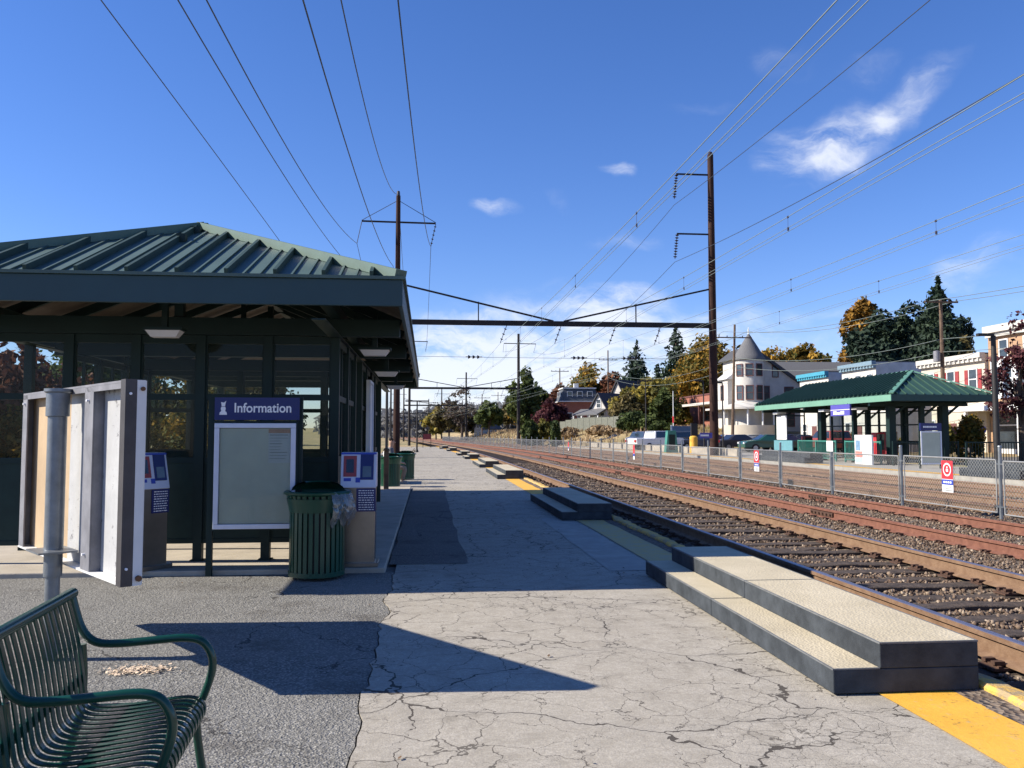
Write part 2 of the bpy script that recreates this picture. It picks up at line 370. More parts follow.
M['railside'] = mat('rusty_rail', (.14, .078, .043), .85, var=.3, scale=9, col2=(.21, .13, .078), bump=.3)
M['railred'] = mat('red_rust_rail', (.13, .050, .032), .88, var=.3, scale=9, col2=(.20, .085, .055), bump=.3)
M['railtop'] = mat('polished_rail_head', (.22, .21, .27), .38, .7, var=.1)
M['railtop2'] = mat('dull_rail_head', (.22, .085, .05), .7, .2, var=.2)
M['tie'] = mat('creosote_wood', (.024, .017, .013), .95, var=.5, scale=9, col2=(.085, .060, .045), bump=.8, bscale=30)
M['clip'] = mat('rail_fixings', (.045, .022, .014), .85, var=.4, scale=30, col2=(.09, .045, .028))
g = NT('ballast_bed'); g.b.inputs['Roughness'].default_value = 1
v = g.vor(26); n = g.noise(1.1, 5)
g.color(g.mix(.5, g.ramp(v.outputs['Color'], [(.1, (.07, .045, .033)), (.5, (.15, .115, .09)), (.95, (.32, .265, .21))]), g.ramp(n.outputs['Fac'], [(.3, (.10, .068, .048)), (.7, (.19, .145, .11))])))
g.bump(v.outputs['Distance'], 1, .03); M['ballast'] = g.m
g = NT('ballast_brown'); g.b.inputs['Roughness'].default_value = 1
v = g.vor(20); n = g.noise(.9, 5)
g.color(g.mix(.6, g.ramp(v.outputs['Color'], [(.1, (.07, .05, .036)), (.9, (.22, .175, .135))]), g.ramp(n.outputs['Fac'], [(.3, (.105, .078, .053)), (.7, (.17, .13, .092))])))
g.bump(v.outputs['Distance'], 1, .03); M['ballast2'] = g.m
m = bpy.data.materials.new('ballast_stone'); m.use_nodes = True; t = m.node_tree; b = t.nodes['Principled BSDF']; b.inputs['Roughness'].default_value = .95
geo = t.nodes.new('ShaderNodeNewGeometry'); cr = t.nodes.new('ShaderNodeValToRGB'); e = cr.color_ramp.elements
for _ in range(3): e.new(.5)
for i, (p, c) in enumerate([(0, (.06, .038, .025)), (.35, (.115, .075, .050)), (.65, (.175, .122, .084)), (.9, (.25, .185, .13)), (1, (.40, .32, .235))]): e[i].position = p; e[i].color = (*c, 1)
t.links.new(geo.outputs['Random Per Island'], cr.inputs[0]); t.links.new(cr.outputs[0], b.inputs['Base Color']); M['stone'] = m
M['green'] = mat('dark_green_paint', (.007, .022, .020), .55, var=.12, scale=2, spec=.3)
M['greenf'] = mat('teal_fascia_paint', (.013, .046, .056), .5, var=.08, scale=1.5)
M['greenroof'] = mat('green_metal_roof', (.062, .105, .092), .55, .0, var=.12, scale=1.2)
M['batten'] = mat('shaded_batten_green', (.030, .058, .052), .6, var=.12, spec=.3)  # roof green darkened: the shade on the batten sides is in this colour
M['roofcap'] = mat('green_ridge_cap', (.065, .125, .10), .5, var=.1)
M['fgreen'] = mat('sunlit_green_fascia', (.15, .31, .225), .5, var=.06, scale=1)  # fascia green with sunlight painted in, for the track side
M['fgreen2'] = mat('shaded_green_fascia', (.012, .05, .045), .5, var=.1)  # fascia green with shade painted in, for the sides away from the sun
M['frail'] = mat('teal_railing_paint', (.045, .21, .165), .5, var=.1)
M['froof'] = mat('forest_green_roof', (.028, .070, .052), .5, var=.12, scale=1)
M['deck'] = mat('roof_underside', (.11, .085, .065), .8, var=.15)
M['panel'] = mat('green_infill_panel', (.010, .028, .024), .55, var=.15, spec=.3)
M['glass'] = glass_mat('shelter_glass', (.88, .91, .89), .02)
M['white'] = mat('white_paint', (.66, .66, .65), .5, var=.04)
M['lens'] = mat('white_lamp_lens', (.62, .60, .60), .4, var=.04)
M['navy'] = mat('navy_sign_face', (.008, .014, .11), .4, var=.05)
M['purple'] = mat('violet_sign_face', (.085, .075, .36), .45, var=.05)
M['ltr'] = mat('white_lettering', (.82, .82, .84), .5, var=.02)
M['frame'] = mat('silver_frame', (.60, .63, .72), .35, .15, var=.05)
M['caseback'] = mat('case_backing', (.40, .43, .35), .35, var=.10, scale=1.5, spec=.6)
M['notice'] = mat('notice_sheet', (.40, .44, .42), .4, var=.03)
M['ngray'] = mat('notice_print', (.20, .22, .22), .5)
M['norange'] = mat('notice_orange_header', (.35, .20, .12), .5)
M['steel'] = mat('stainless_steel', (.25, .225, .20), .30, .92, var=.12, scale=3)
M['galv'] = mat('galvanised_steel', (.20, .22, .24), .42, .55, var=.18, scale=7, bump=.08)
M['galvd'] = mat('dull_galvanised_steel', (.20, .20, .22), .6, .3, var=.2, scale=6)
M['boltm'] = mat('rusty_bolt', (.16, .08, .04), .8, .3)
M['darkst'] = mat('dark_steel', (.055, .05, .052), .5, .3, var=.2)
M['bin'] = mat('green_enamel', (.006, .060, .036), .30, var=.12, scale=3)
M['bench'] = mat('bench_green_enamel', (.004, .046, .030), .24, var=.12, scale=5)
M['bag'] = glass_mat('clear_plastic_bag', (.72, .70, .76), .5, .25)
M['black'] = mat('black_steel', (.018, .016, .016), .6, .1, var=.3, scale=3)
M['pole'] = mat('brown_rust_steel', (.030, .015, .012), .85, .0, var=.35, scale=1.2, col2=(.055, .028, .021), spec=.2)
M['blackport'] = mat('weathered_black_steel', (.020, .015, .014), .75, .1, var=.4, scale=2)
M['insul'] = mat('insulator_glaze', (.035, .022, .022), .3)
M['wire'] = mat('aged_wire', (.05, .055, .06), .5, .3)
M['wire2'] = mat('copper_green_wire', (.22, .26, .24), .5, .3)
M['wood'] = mat('weathered_pole_wood', (.12, .078, .052), .9, var=.3, scale=4, bump=.4)
M['fence'] = mat('fence_galvanised', (.30, .30, .29), .5, .35, var=.12)
M['mesh'] = mat('chain_link_wire', (.34, .34, .32), .55, .3, var=.1)
M['kred'] = mat('reader_red', (.28, .045, .05), .5, var=.05)
M['red'] = mat('sign_red', (.62, .035, .045), .5, var=.05)
M['dred'] = mat('dark_red_paint', (.20, .02, .025), .5, var=.1)
M['blue'] = mat('sign_blue', (.03, .06, .38), .5, var=.05)
M['scrn'] = mat('kiosk_screen', (.014, .017, .022), .12, spec=.8)
M['kwhite'] = mat('kiosk_white_face', (.55, .58, .68), .35, var=.04)
M['tire'] = mat('black_rubber', (.015, .015, .016), .8)
M['bark'] = mat('tree_bark', (.075, .055, .042), .95, var=.35, scale=3, bump=.6)
M['wincl'] = mat('window_glass_dark', (.035, .045, .055), .08, var=.4, scale=.8, spec=.8)
# ================================================================ THE SETTING
YS = [-14, -8, -4, 0, 4, 8, 12, 16, 20, 25, 30, 35, 40] + [40+5*i for i in range(1, 84)]
def sweep(prof, X0, ys, closed=True):
    mb = MB(); n = len(prof)
    for Y in ys:
        for x, z in prof: mb.v.append((X0+c_of(Y)+x, Y, z))
    m = n if closed else n-1
    for i in range(len(ys)-1):
        for k in range(m):
            mb.f.append((i*n+k, i*n+(k+1) % n, (i+1)*n+(k+1) % n, (i+1)*n+k))
    if closed:
        mb.f.append(tuple(range(n))); mb.f.append(tuple((len(ys)-1)*n+k for k in range(n))[::-1])
    return mb
def sheet(x0, x1, z, ys, curve=True, dx=None, jag=0):
    mb = MB(); xs = [x0, x1] if not dx else list(np.linspace(x0, x1, max(2, int((x1-x0)/dx)+1)))
    for Y in ys:
        for i, x in enumerate(xs):
            j = noise.noise(Vector((x*3, Y*1.3, 5)))*jag if jag and i in (0, len(xs)-1) else 0
            mb.v.append((x+j+(c_of(Y) if curve else 0), Y, z))
    n = len(xs)
    for i in range(len(ys)-1):
        for k in range(n-1): mb.f.append((i*n+k, i*n+k+1, (i+1)*n+k+1, (i+1)*n+k))
    return mb
def smooth01(t): t = max(0, min(1, t)); return t*t*(3-2*t)
def H(X, Y):        # terrain height
    h = -.42
    s = X - c_of(max(0, min(Y, 500)))
    # far side: raised station ground and street, bank beyond
    a = smooth01((s-19.5)/1.5); base = .05*1
    h = h*(1-a) + a*base
    b = smooth01((Y-86)/14)*smooth01((s-18.8)/9)
    h += b*2.2
    b2 = smooth01((Y-60)/50)*smooth01((X-50)/60); h += b2*6
    b3 = smooth01((Y-115)/60)*smooth01((s-24)/40); h += b3*1.8
    # near side, left of the platform: gentle bank with trees
    l = smooth01((-16-s)/20); h += l*1.6*smooth01((Y+40)/30)+(.30*smooth01((-8.5-s)/2))
    # distant ridge
    dist = math.hypot(X, Y)
    h += smooth01((dist-420)/500)*9*(0.7+.5*noise.noise(Vector((X*.004, Y*.004, 0))))
    if s > 22 or s < -17: h += .35*noise.noise(Vector((X*.06, Y*.06, 2)))
    return h
xs = sorted(set([-900, -600, -400, -280, -200, -150, -110, -80, -60, -45, -35, -28, -22, -18, -15, -12, -10, -8.5, -5, 0, 5, 10, 15] + list(np.arange(16, 60, 1.5)) + [62, 66, 70, 76, 84, 94, 106, 120, 140, 170, 210, 270, 350, 450, 600, 900, 1300]))
ys = sorted(set([-60, -40, -25, -15, -8, 0, 8, 16, 24, 32, 40, 46, 52, 58, 64] + list(np.arange(68, 180, 3)) + [185, 195, 210, 230, 255, 285, 320, 360, 400, 440, 480, 540, 620, 720, 850, 1000, 1300, 1700, 2300]))
tb = MB()
for y in ys:
    for x in xs: tb.v.append((x + (c_of(min(max(y, 0), 500)) if -10 <= x <= 60 else 0), y, 0))
tb.v = [(x, y, H(x, y)) for x, y, z in tb.v]
nx = len(xs)
for j in range(len(ys)-1):
    for i in range(nx-1): tb.f.append((j*nx+i, j*nx+i+1, (j+1)*nx+i+1, (j+1)*nx+i))
g = NT('dry_grass_ground'); g.b.inputs['Roughness'].default_value = 1
n = g.noise(.05, 6, .65); n2 = g.noise(2.2, 5, .7)
c = g.ramp(n.outputs['Fac'], [(.34, (.17, .16, .06)), (.5, (.32, .24, .115)), (.64, (.44, .32, .17))])
g.color(g.mix(g.maprange(n2.outputs['Fac'], .45, .7, 0, .5), c, (.16, .13, .06))); g.bump(n2.outputs['Fac'], .8, .2)
M['grass'] = g.m
ob = tb.build('terrain', M['grass'], smooth=True); tag(ob, kind='structure', label='grassy ground running back to the far hills')
o = sheet(-9.2, 3.3, -.2, YS[:60]).build('ballast_under_platform', M['ballast2']) if False else None

# platform of old cracked concrete, with the painted strip and the crumbling edge
pys = [-12] + list(np.arange(-10, 9.5, .125)) + list(np.arange(9.5, 40, .5)) + [40+2.5*i for i in range(0, 27)]
def jag(Y, k=.0): return .035*noise.noise(Vector((Y*1.7, k, 0))) + .02*noise.noise(Vector((Y*6, k, 1)))
mb = MB(); zt = 0.0
for Y in pys:
    X0 = -.35+jag(Y, 2)*2.4 if Y < 200 else -.35
    e = 3.22+c_of(Y)+jag(Y, 7)*1.3
    mb.v += [(X0 if Y < 24 else -3.4+c_of(Y), Y, -.4), (X0 if Y < 24 else -3.4+c_of(Y), Y, zt), (e, Y, zt), (e+.04, Y, -.4)]
n = 4
for i in range(len(pys)-1):
    for k in range(3): mb.f.append((i*n+k, i*n+k+1, (i+1)*n+k+1, (i+1)*n+k))
mb.f.append((0, 1, 2, 3)); mb.f.append(tuple((len(pys)-1)*4+k for k in range(4)))
tag(mb.build('platform', M['pave']), kind='structure', label='cracked pale concrete platform beside the tracks')
# dark asphalt apron to the left
mb = MB(); ays = [-12] + list(np.arange(-10, 9.5, .125)) + [9.5]
for Y in ays:
    mb.v += [(-14, Y, -.004), (-.35+jag(Y, 2)*2.4 - .008 - .012*abs(noise.noise(Vector((Y*2.1, 9, 3)))), Y, -.004 if Y > -999 else 0)]
for i in range(len(ays)-1): mb.f.append((i*2, i*2+1, i*2+3, i*2+2))
tag(mb.build('asphalt_apron', M['asph']), kind='structure', label='coarse dark asphalt in front of the near shelter')
# dark tar under the joint so the gap reads as a crack
mb = MB().box(-.6, -12, -.3, -.2, 24, -.03); tag(mb.build('joint_filler', M['slab']), kind='structure', label='dark open joint between asphalt and concrete')
# shelter pad (curb high)
mb = MB().box(-9.0, 9.46, -.3, -.46, 24.0, .05); tag(mb.build('shelter_pad', M['conc2'], bevel=.012), kind='structure', label='raised pale concrete pad under the near shelter')
mb = MB().box(-14, 9.46, -.3, -9.0, 40, .02); tag(mb.build('side_path', M['conc2']), kind='structure', label='concrete path left of the near shelter')
mb = sheet(-.42, .46, .004, list(np.arange(10, 24, .5)), jag=.05); tag(mb.build('asphalt_patch', M['asph2']), kind='structure', label='darker asphalt strip beside the shelter pad')
mb = sheet(2.0, 2.56, .004, list(np.arange(9.3, 15.5, .5)), jag=.03); tag(mb.build('concrete_repair', M['conc']), kind='structure', label='smooth concrete repair between the two nearest step units')
mb = sheet(2.6, 3.06, .008, list(np.arange(-8, 9.1, .5)), jag=.014); tag(mb.build('yellow_edge_strip', M['yellow']), kind='structure', label='yellow painted warning strip nearest the camera')
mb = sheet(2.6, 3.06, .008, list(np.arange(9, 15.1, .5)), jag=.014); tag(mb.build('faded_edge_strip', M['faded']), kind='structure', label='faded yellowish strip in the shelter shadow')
mb = sheet(2.6, 3.06, .008, list(np.arange(15, 106, .5)), jag=.014); tag(mb.build('yellow_edge_strip', M['yellow']), kind='structure', label='yellow painted warning strip farther along the platform')
# gravelly gap and broken yellow curb
mb = sheet(3.05, 3.235, .010, list(np.arange(-8, 90, .25)), dx=.06, jag=.03)
mb.v = [(x, y, z+.012*noise.noise(Vector((x*20, y*20, 0)))) for x, y, z in mb.v]
tag(mb.build('crumbled_edge', M['ballast']), kind='structure', label='crumbled gravelly gap beside the yellow strip')
kb = MB(); ky = list(np.arange(-4, 60, .1)); sec = []
for Y in ky:
    t = .045*noise.noise(Vector((Y*3, 1, 4)))+.02*noise.noise(Vector((Y*11, 1, 4))); x0 = 3.22+c_of(Y)+t; kb.v += [(x0, Y, -.3), (x0, Y, .03+t*.4), (x0+.02, Y, .05+t*.3), (x0+.14+t, Y, .045), (x0+.18, Y, .01), (x0+.18, Y, -.3)]
for i in range(len(ky)-1):
    for k in range(5): kb.f.append((i*6+k, i*6+k+1, (i+1)*6+k+1, (i+1)*6+k))
kb.f.append((0, 1, 2, 3, 4, 5)); kb.f.append(tuple((len(ky)-1)*6+k for k in range(6)))
tag(kb.build('yellow_kerb', M['kerb']), kind='structure', label='worn yellow kerb at the platform edge')

# ballast beds
RH = {1: .15, 2: .10, 3: .02, 4: .02}                     # rail tops
TR = {1: (3.84, 5.70), 2: (7.48, 9.24), 3: (11.8, 13.3), 4: (15.4, 16.9)}   # rail centre lines
TZ = {k: RH[k]-.185 for k in RH}                          # tie tops
def bed_h(s, Y):
    t = (-.055 - .018*smooth01((s-3.9)/.2)*smooth01((5.7-s)/.2)) if s < 6.8 else (-.055 + (-.085+.055)*smooth01((s-6.8)/.8) if s < 10 else -.085-.085*smooth01((s-10)/1.6))
    if s < 3.7: t -= .10*smooth01((3.75-s)/.35)
    return t
mb = MB(); bxs = list(np.arange(3.3, 10.2, .23)) + list(np.arange(10.2, 18.0, .5)) + [18.0]
bys = list(np.arange(-12, 40, .5)) + list(np.arange(40, 460, 6))
for Y in bys:
    for s in bxs:
        z = bed_h(s, Y) + .022*noise.noise(Vector((s*2.3, Y*2.3, 0)))
        mb.v.append((s+c_of(Y), Y, z))
n = len(bxs)
for i in range(len(bys)-1):
    for k in range(n-1): mb.f.append((i*n+k, i*n+k+1, (i+1)*n+k+1, (i+1)*n+k))
tag(mb.build('ballast_bed', M['ballast2'], smooth=True), kind='structure', label='brown crushed stone bed under the tracks')
# loose ballast stones near the camera
def stones(name, cnt, s0, s1, y0, y1, size, label, power=1.6, keep=None):
    s = rng.uniform(s0, s1, cnt); u = rng.uniform(0, 1, cnt); Y = y0 + (y1-y0)*u**power
    base = np.array([(1, 0, 0), (-1, 0, 0), (0, 1, 0), (0, -1, 0), (0, 0, 1), (0, 0, -1), (.62, .62, .55), (-.6, -.55, .6)], float)
    fc = np.array([(0, 2, 6), (2, 4, 6), (4, 0, 6), (2, 1, 4), (1, 7, 4), (3, 7, 1), (3, 4, 7), (3, 0, 4), (2, 0, 5), (1, 2, 5), (3, 1, 5), (0, 3, 5)])
    z = np.array([bed_h(a, b) for a, b in zip(s, Y)])
    k = np.ones(cnt, bool)
    if keep is not None: k = np.array([keep(a, b) for a, b in zip(s, Y)])
    s, Y, z = s[k], Y[k], z[k]; c = len(s)
    ang = rng.uniform(0, 6.28, (c, 3)); sz = size*rng.uniform(.5, 1.25, (c, 1))*rng.uniform(.6, 1.15, (c, 3)) * (1+np.clip(Y[:, None]-12, 0, 40)*.02)
    ca, sa = np.cos(ang), np.sin(ang)
    v = base[None]*sz[:, None, :]*rng.uniform(.75, 1.2, (c, 8, 1))
    for ax in range(3):
        i, j = [(1, 2), (0, 2), (0, 1)][ax]
        a, b2 = v[..., i].copy(), v[..., j].copy()
        v[..., i] = a*ca[:, ax:ax+1]-b2*sa[:, ax:ax+1]; v[..., j] = a*sa[:, ax:ax+1]+b2*ca[:, ax:ax+1]
    off = np.stack([s+np.array([c_of(y) for y in Y]), Y, z+rng.uniform(-.3, .75, c)*size], 1)
    v = (v+off[:, None]).reshape(-1, 3); f = (fc[None]+(np.arange(c)*8)[:, None, None]).reshape(-1)
    me = bpy.data.meshes.new(name); me.vertices.add(len(v)); me.vertices.foreach_set('co', v.ravel())
    me.loops.add(len(f)); me.loops.foreach_set('vertex_index', f.astype(np.int32)); nf = len(f)//3
    me.polygons.add(nf); me.polygons.foreach_set('loop_start', np.arange(nf, dtype=np.int32)*3)
    me.update(calc_edges=True); me.validate(); me.materials.append(M['stone'])
    o = bpy.data.objects.new(name, me); COL.objects.link(o); tag(o, label, kind='stuff'); return o
TIE = .49
def near_tie(Y):
    f = (Y/TIE) % 1.0; return f < .22 or f > .78
def keep1(s, Y):
    if abs(s-TR[1][0]) < .10 or abs(s-TR[1][1]) < .10 or abs(s-TR[2][0]) < .10 or abs(s-TR[2][1]) < .10: return False
    r = rng.random()
    if 3.45 < s < 6.1 and near_tie(Y): return r < .10
    if 7.1 < s < 9.6 and near_tie(Y): return r < .42
    return True
stones('loose_ballast', 88000, 3.42, 10.6, 4.0, 46, .025, 'loose grey and tan stones around the two nearest tracks', 1.9, keep1)
stones('far_ballast', 16000, 10.6, 17.6, 12, 60, .036, 'brown stones between the fence and the far platform', 1.5)

# ---------------------------------------------------------------- tracks
def rail_mb(X0, top, h=.165, w=.075, side='side'):
    b = top-h
    if side == 'side':
        pr = [(-.07, b), (.07, b), (.07, b+.012), (.012, b+.035), (.010, top-.045), (.036, top-.036), (.036, top-.004), (-.036, top-.004), (-.036, top-.036), (-.010, top-.045), (-.012, b+.035), (-.07, b+.012)]
    else:
        pr = [(-.030, top-.004), (.030, top-.004), (.026, top), (-.026, top)]
    return sweep(pr, X0, YS)
TL = {1: 'nearest track with shiny rails beside the platform step units', 2: 'second track with red rusted rails beside the chain link fence',
      3: 'third track just beyond the chain link fence', 4: 'farthest track beside the opposite platform'}
for k in (1, 2, 3, 4):
    a, b = TR[k]
    t = thing('railway_track', TL[k], 'railway track', (a, 0, 0))
    side = M['railside'] if k != 2 else M['railred']; top = M['railtop'] if k == 1 else M['railtop2']
    for X0 in (a, b):
        r = rail_mb(X0, RH[k]).build('rail', side, t)
        rail_mb(X0, RH[k], side='top').build('rail_head', top, r)
    mid = (a+b)/2; half = (b-a)/2+.52
    tie = None
    def tie_mb(seed):
        rr = random.Random(seed); m_ = MB(); n_ = 9; hz = rr.uniform(-.022, .004)
        xs_ = [-half + 2*half*i/n_ for i in range(n_+1)]
        for i, x in enumerate(xs_):
            dz = hz+rr.uniform(-.014, .008); dy = rr.uniform(-.014, .014)
            m_.v += [(x, -.115+dy, -.14), (x, -.115+dy, dz-.008), (x, -.105+dy, dz), (x, .105+dy, dz+rr.uniform(-.006, .006)), (x, .115+dy, dz-.01), (x, .115+dy, -.14)]
        for i in range(n_):
            for q in range(5): m_.f.append((i*6+q, i*6+q+1, (i+1)*6+q+1, (i+1)*6+q))
        m_.f.append((0, 1, 2, 3, 4, 5)); m_.f.append(tuple(n_*6+q for q in range(6)))
        return m_
    kinds = []
    for sdd in range(5):
        m_ = tie_mb(sdd*7+k); me = m_.build('tie', M['tie']); me.data.name = 'tie'; kinds.append(me.data); bpy.data.objects.remove(me)
    clips = []
    for X0 in (a, b):
        cm = MB()
        for sgn in (-1, 1):
            x = X0-mid+sgn*.095
            for yy in (-.05, .045):
                cm.box(x-.02, yy-.014, -.005, x+.02, yy+.014, .045); cm.box(x-.045, yy-.02, .03, x+.028, yy+.02, .052)
            cm.beam((x+sgn*.02, -.09, .015), (x+sgn*.02, .085, .02), .022)
        cm.box(X0-mid-.16, -.09, -.005, X0-mid+.16, .09, .012)
        ob = cm.build('rail_fixings', M['clip']); clips.append(ob.data); bpy.data.objects.remove(ob)
    y0 = {1: 4.0, 2: 8.0, 3: 12.0, 4: 18.0}[k]; i0 = int(y0/TIE)
    for i in range(100):
        Y = (i0+i)*TIE
        o = bpy.data.objects.new('tie', kinds[(i*3+k) % 5]); COL.objects.link(o); o.parent = t
        o.location = (mid-a+c_of(Y)+random.uniform(-.05, .05), Y+random.uniform(-.02, .02), TZ[k]); o.rotation_euler = (0, 0, random.uniform(-.012, .012))
        if k <= 2:
            for cl_ in clips:
                q = bpy.data.objects.new('rail_fixing', cl_); COL.objects.link(q); q.parent = o; q.location = (0, 0, 0)
    fm = MB()
    for i in range(i0+100, i0+100+240):
        Y = i*TIE
        fm.box(mid-half+c_of(Y), Y-.11, TZ[k]-.12, mid+half+c_of(Y), Y+.11, TZ[k])
    o = fm.build('distant_ties', M['tie'], t); o['kind'] = 'stuff'
    if k == 2:      # bolted joint bars on the red rails
        for X0, Y in ((a, 15.6), (b, 19.5), (a, 33), (b, 37)):
            j = MB().box(X0-.045, Y-.45, RH[k]-.13, X0+.045, Y+.45, RH[k]-.055)
            for q in range(6): j.tube([(X0-.075, Y-.38+q*.15, RH[k]-.09), (X0+.075, Y-.38+q*.15, RH[k]-.09)], .02, 6)
            j.build('joint_bar', M['clip'], t)

# ---------------------------------------------------------------- platform step units
def step_unit(Y0, Y1, label, n=2, XL=2.325):
    t = thing('boarding_step', label, 'platform step', (XL+c_of(Y0), Y0, 0), 'portable boarding steps along the platform edge')
    cx = c_of((Y0+Y1)/2); x0 = XL+cx; L = (Y1-Y0)/n; h = .147
    for i in range(n):
        a = Y0+i*L+(.008 if i else 0); b = Y0+(i+1)*L
        MB().box(x0, a, .012, x0+.890, b, h).build('lower_tier', M['stepside'], t, bevel=.006)
        MB().box(x0+.285, a, h+.002, x0+.890, b, h*2-.006).build('upper_tier', M['stepside'], t, bevel=.006)
        MB().box(x0+.012, a+.012, h+.0005, x0+.283, b-.006, h+.006).build('tread', M['tread'], t)
        MB().box(x0+.297, a+.012, 2*h-.0055, x0+.878, b-.006, 2*h+.002).build('tread', M['tread'], t)
        e = MB().box(x0-.001, a, h-.001, x0+.012, b, h+.007).box(x0+.284, a, 2*h-.007, x0+.297, b, 2*h+.003)
        e.box(x0+.878, a, 2*h-.007, x0+.891, b, 2*h+.003)
        if i == 0: e.box(x0+.012, a-.001, h-.001, x0+.284, a+.012, h+.007).box(x0+.297, a-.001, 2*h-.007, x0+.878, a+.012, 2*h+.003)
        e.build('edge_trim', M['steptrim'], t)
    return t
step_unit(4.77, 9.0, 'black two tier step with tan grit treads, nearest the camera')
step_unit(14.75, 19.3, 'second boarding step from the camera, lying wholly in the shelter shadow')
step_unit(28.6, 34.2, 'third boarding step from the camera, first sunlit one past the shadow')
step_unit(38.6, 44.5, 'fourth boarding step from the camera, beyond the second yellow patch', 1)
step_unit(52, 55.5, 'fifth boarding step from the camera, small and dark at the platform edge', 1)
step_unit(61, 64.5, 'sixth boarding step from the camera along the platform edge', 1)
step_unit(77, 81, 'seventh boarding step from the camera, next to last in the row', 1)
step_unit(90, 94, 'farthest boarding step, near the end of the platform', 1)

# ================================================================ NEAR SHELTER
XR, XLf, YF, YB, ZE = -.28, -5.5, 8.5, 23.1, 3.06
AX = (XR+XLf)/2; RUN = AX*-1+XR
RISE = 1.055; YA = YF+2.55; YA2 = YB-2.55
sh = thing('waiting_shelter', 'near dark green glazed platform shelter with ribbed hipped metal roof', 'shelter', (AX, 15, 0))
XRf = XR
c0 = Vector((XLf, YF, ZE)); c1 = Vector((XR, YF, ZE)); c2 = Vector((XR, YB, ZE)); c3 = Vector((XLf, YB, ZE))
a0 = Vector((AX, YA, ZE+RISE)); a1 = Vector((AX, YA2, ZE+RISE))
th = Vector((0, 0, -.05))
rf = MB()
vs = [c0, c1, c2, c3, a0, a1]; vs2 = [v+th for v in vs]
rf.add(vs+vs2, [(0, 1, 4), (1, 2, 5, 4), (2, 3, 5), (3, 0, 4, 5), (0, 1, 7, 6), (1, 2, 8, 7), (2, 3, 9, 8), (3, 0, 6, 9)])
roof = rf.build('roof', M['greenroof'], sh)
dk = MB(); z2 = Vector((0, 0, -.055)); vs = [v+z2 for v in (c0, c1, c2, c3, a0, a1)]
dk.add(vs, [(0, 1, 4), (1, 2, 5, 4), (2, 3, 5), (3, 0, 4, 5)]); dk.build('soffit_deck', M['deck'], roof)
# standing ribs: tall battens and small seams on each slope
def ribs(face, base_dir, up_dir, length, spacing, w, h, clip, name, off=0.0, seams=2, sw=.02, shh=.02):
    big = []; small = MB()
    n = base_dir.cross(up_dir).normalized()
    if n.z < 0: n = -n
    k = 0; s = off
    while s < length-.05:
        L = clip(s)
        if L > .12:
            p = face+base_dir*s; q = p+up_dir*L
            bw = base_dir*w/2
            big.append(MB().add([p-bw, p+bw, q+bw, q-bw, p-bw+n*h, p+bw+n*h, q+bw+n*h, q-bw+n*h], [(0, 1, 2, 3), (4, 5, 6, 7), (0, 1, 5, 4), (2, 3, 7, 6), (0, 3, 7, 4), (1, 2, 6, 5)]))
        for j in range(1, seams+1):
            s2 = s+spacing*j/(seams+1)
            L = clip(s2) if s2 < length else 0
            if L > .12:
                p = face+base_dir*s2; q = p+up_dir*L; bw = base_dir*sw/2
                small.add([p-bw, p+bw, q+bw, q-bw, p-bw+n*shh, p+bw+n*shh, q+bw+n*shh, q-bw+n*shh], [(4, 5, 6, 7), (0, 1, 5, 4), (2, 3, 7, 6), (0, 3, 7, 4), (1, 2, 6, 5)])
        s += spacing
    return big, small
LXf = XR-XLf; LY = YB-YF; half = LXf/2
def front_clip(s):
    r = (YA-YF); d = min(s, LXf-s)/half; return math.hypot(r, RISE)*min(1, d)
up = Vector((0, YA-YF, RISE)).normalized()
for b0, bd, uu, L, cf in ((c0, Vector((1, 0, 0)), up, LXf, front_clip), (c3, Vector((1, 0, 0)), Vector((0, -up.y, up.z)), LXf, front_clip)):
    big, small = ribs(b0, bd, uu, L,   .47, .035, .07, cf, 'x', .23)
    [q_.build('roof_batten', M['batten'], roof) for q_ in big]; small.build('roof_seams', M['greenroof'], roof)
sl = math.hypot(half, RISE)
def side_clip(s):
    d = min(s, LY-s)/2.55; return sl*min(1, d)
for b0, uu in ((c1, Vector((-half, 0, RISE)).normalized()), (c0, Vector((half, 0, RISE)).normalized())):
    big, small = ribs(b0, Vector((0, 1, 0)), uu, LY, .6, .035, .08, side_clip, 'y', .3)
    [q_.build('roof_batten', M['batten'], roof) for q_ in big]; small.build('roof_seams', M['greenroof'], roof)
cap = MB()
for p, q in ((c0, a0), (c1, a0), (c2, a1), (c3, a1), (a0, a1)):
    z = Vector((0, 0, .035)); cap.beam(p+z, q+z, .15, .10)
cap.build('ridge_cap', M['roofcap'], roof)
fa = MB(); FB = 2.775
fa.box(XLf-.02, YF-.03, FB, XR+.02, YF+.01, ZE-.02).box(XLf-.02, YB-.01, FB, XR+.02, YB+.03, ZE-.02)
fa.box(XR-.02, YF+.012, FB, XR+.021, YB-.012, ZE-.02).box(XLf-.021, YF+.012, FB, XLf+.02, YB-.012, ZE-.02)
fa.build('fascia', M['greenf'], sh, bevel=.006)
g_ = MB()
g_.box(XLf-.05, YF-.055, ZE-.018, XR+.05, YF+.02, ZE+.014).box(XLf-.05, YB-.02, ZE-.018, XR+.05, YB+.055, ZE+.014).box(XR-.02, YF+.022, ZE-.018, XR+.05, YB-.022, ZE+.014).box(XLf-.05, YF+.022, ZE-.018, XLf+.02, YB-.022, ZE+.014)
g_.build('drip_edge', M['greenroof'], sh)
WX0, WX1, WY0, WY1 = -5.05, -1.09, 10.2, 15.9
fr = MB(); FRAME = []
bz = 2.62
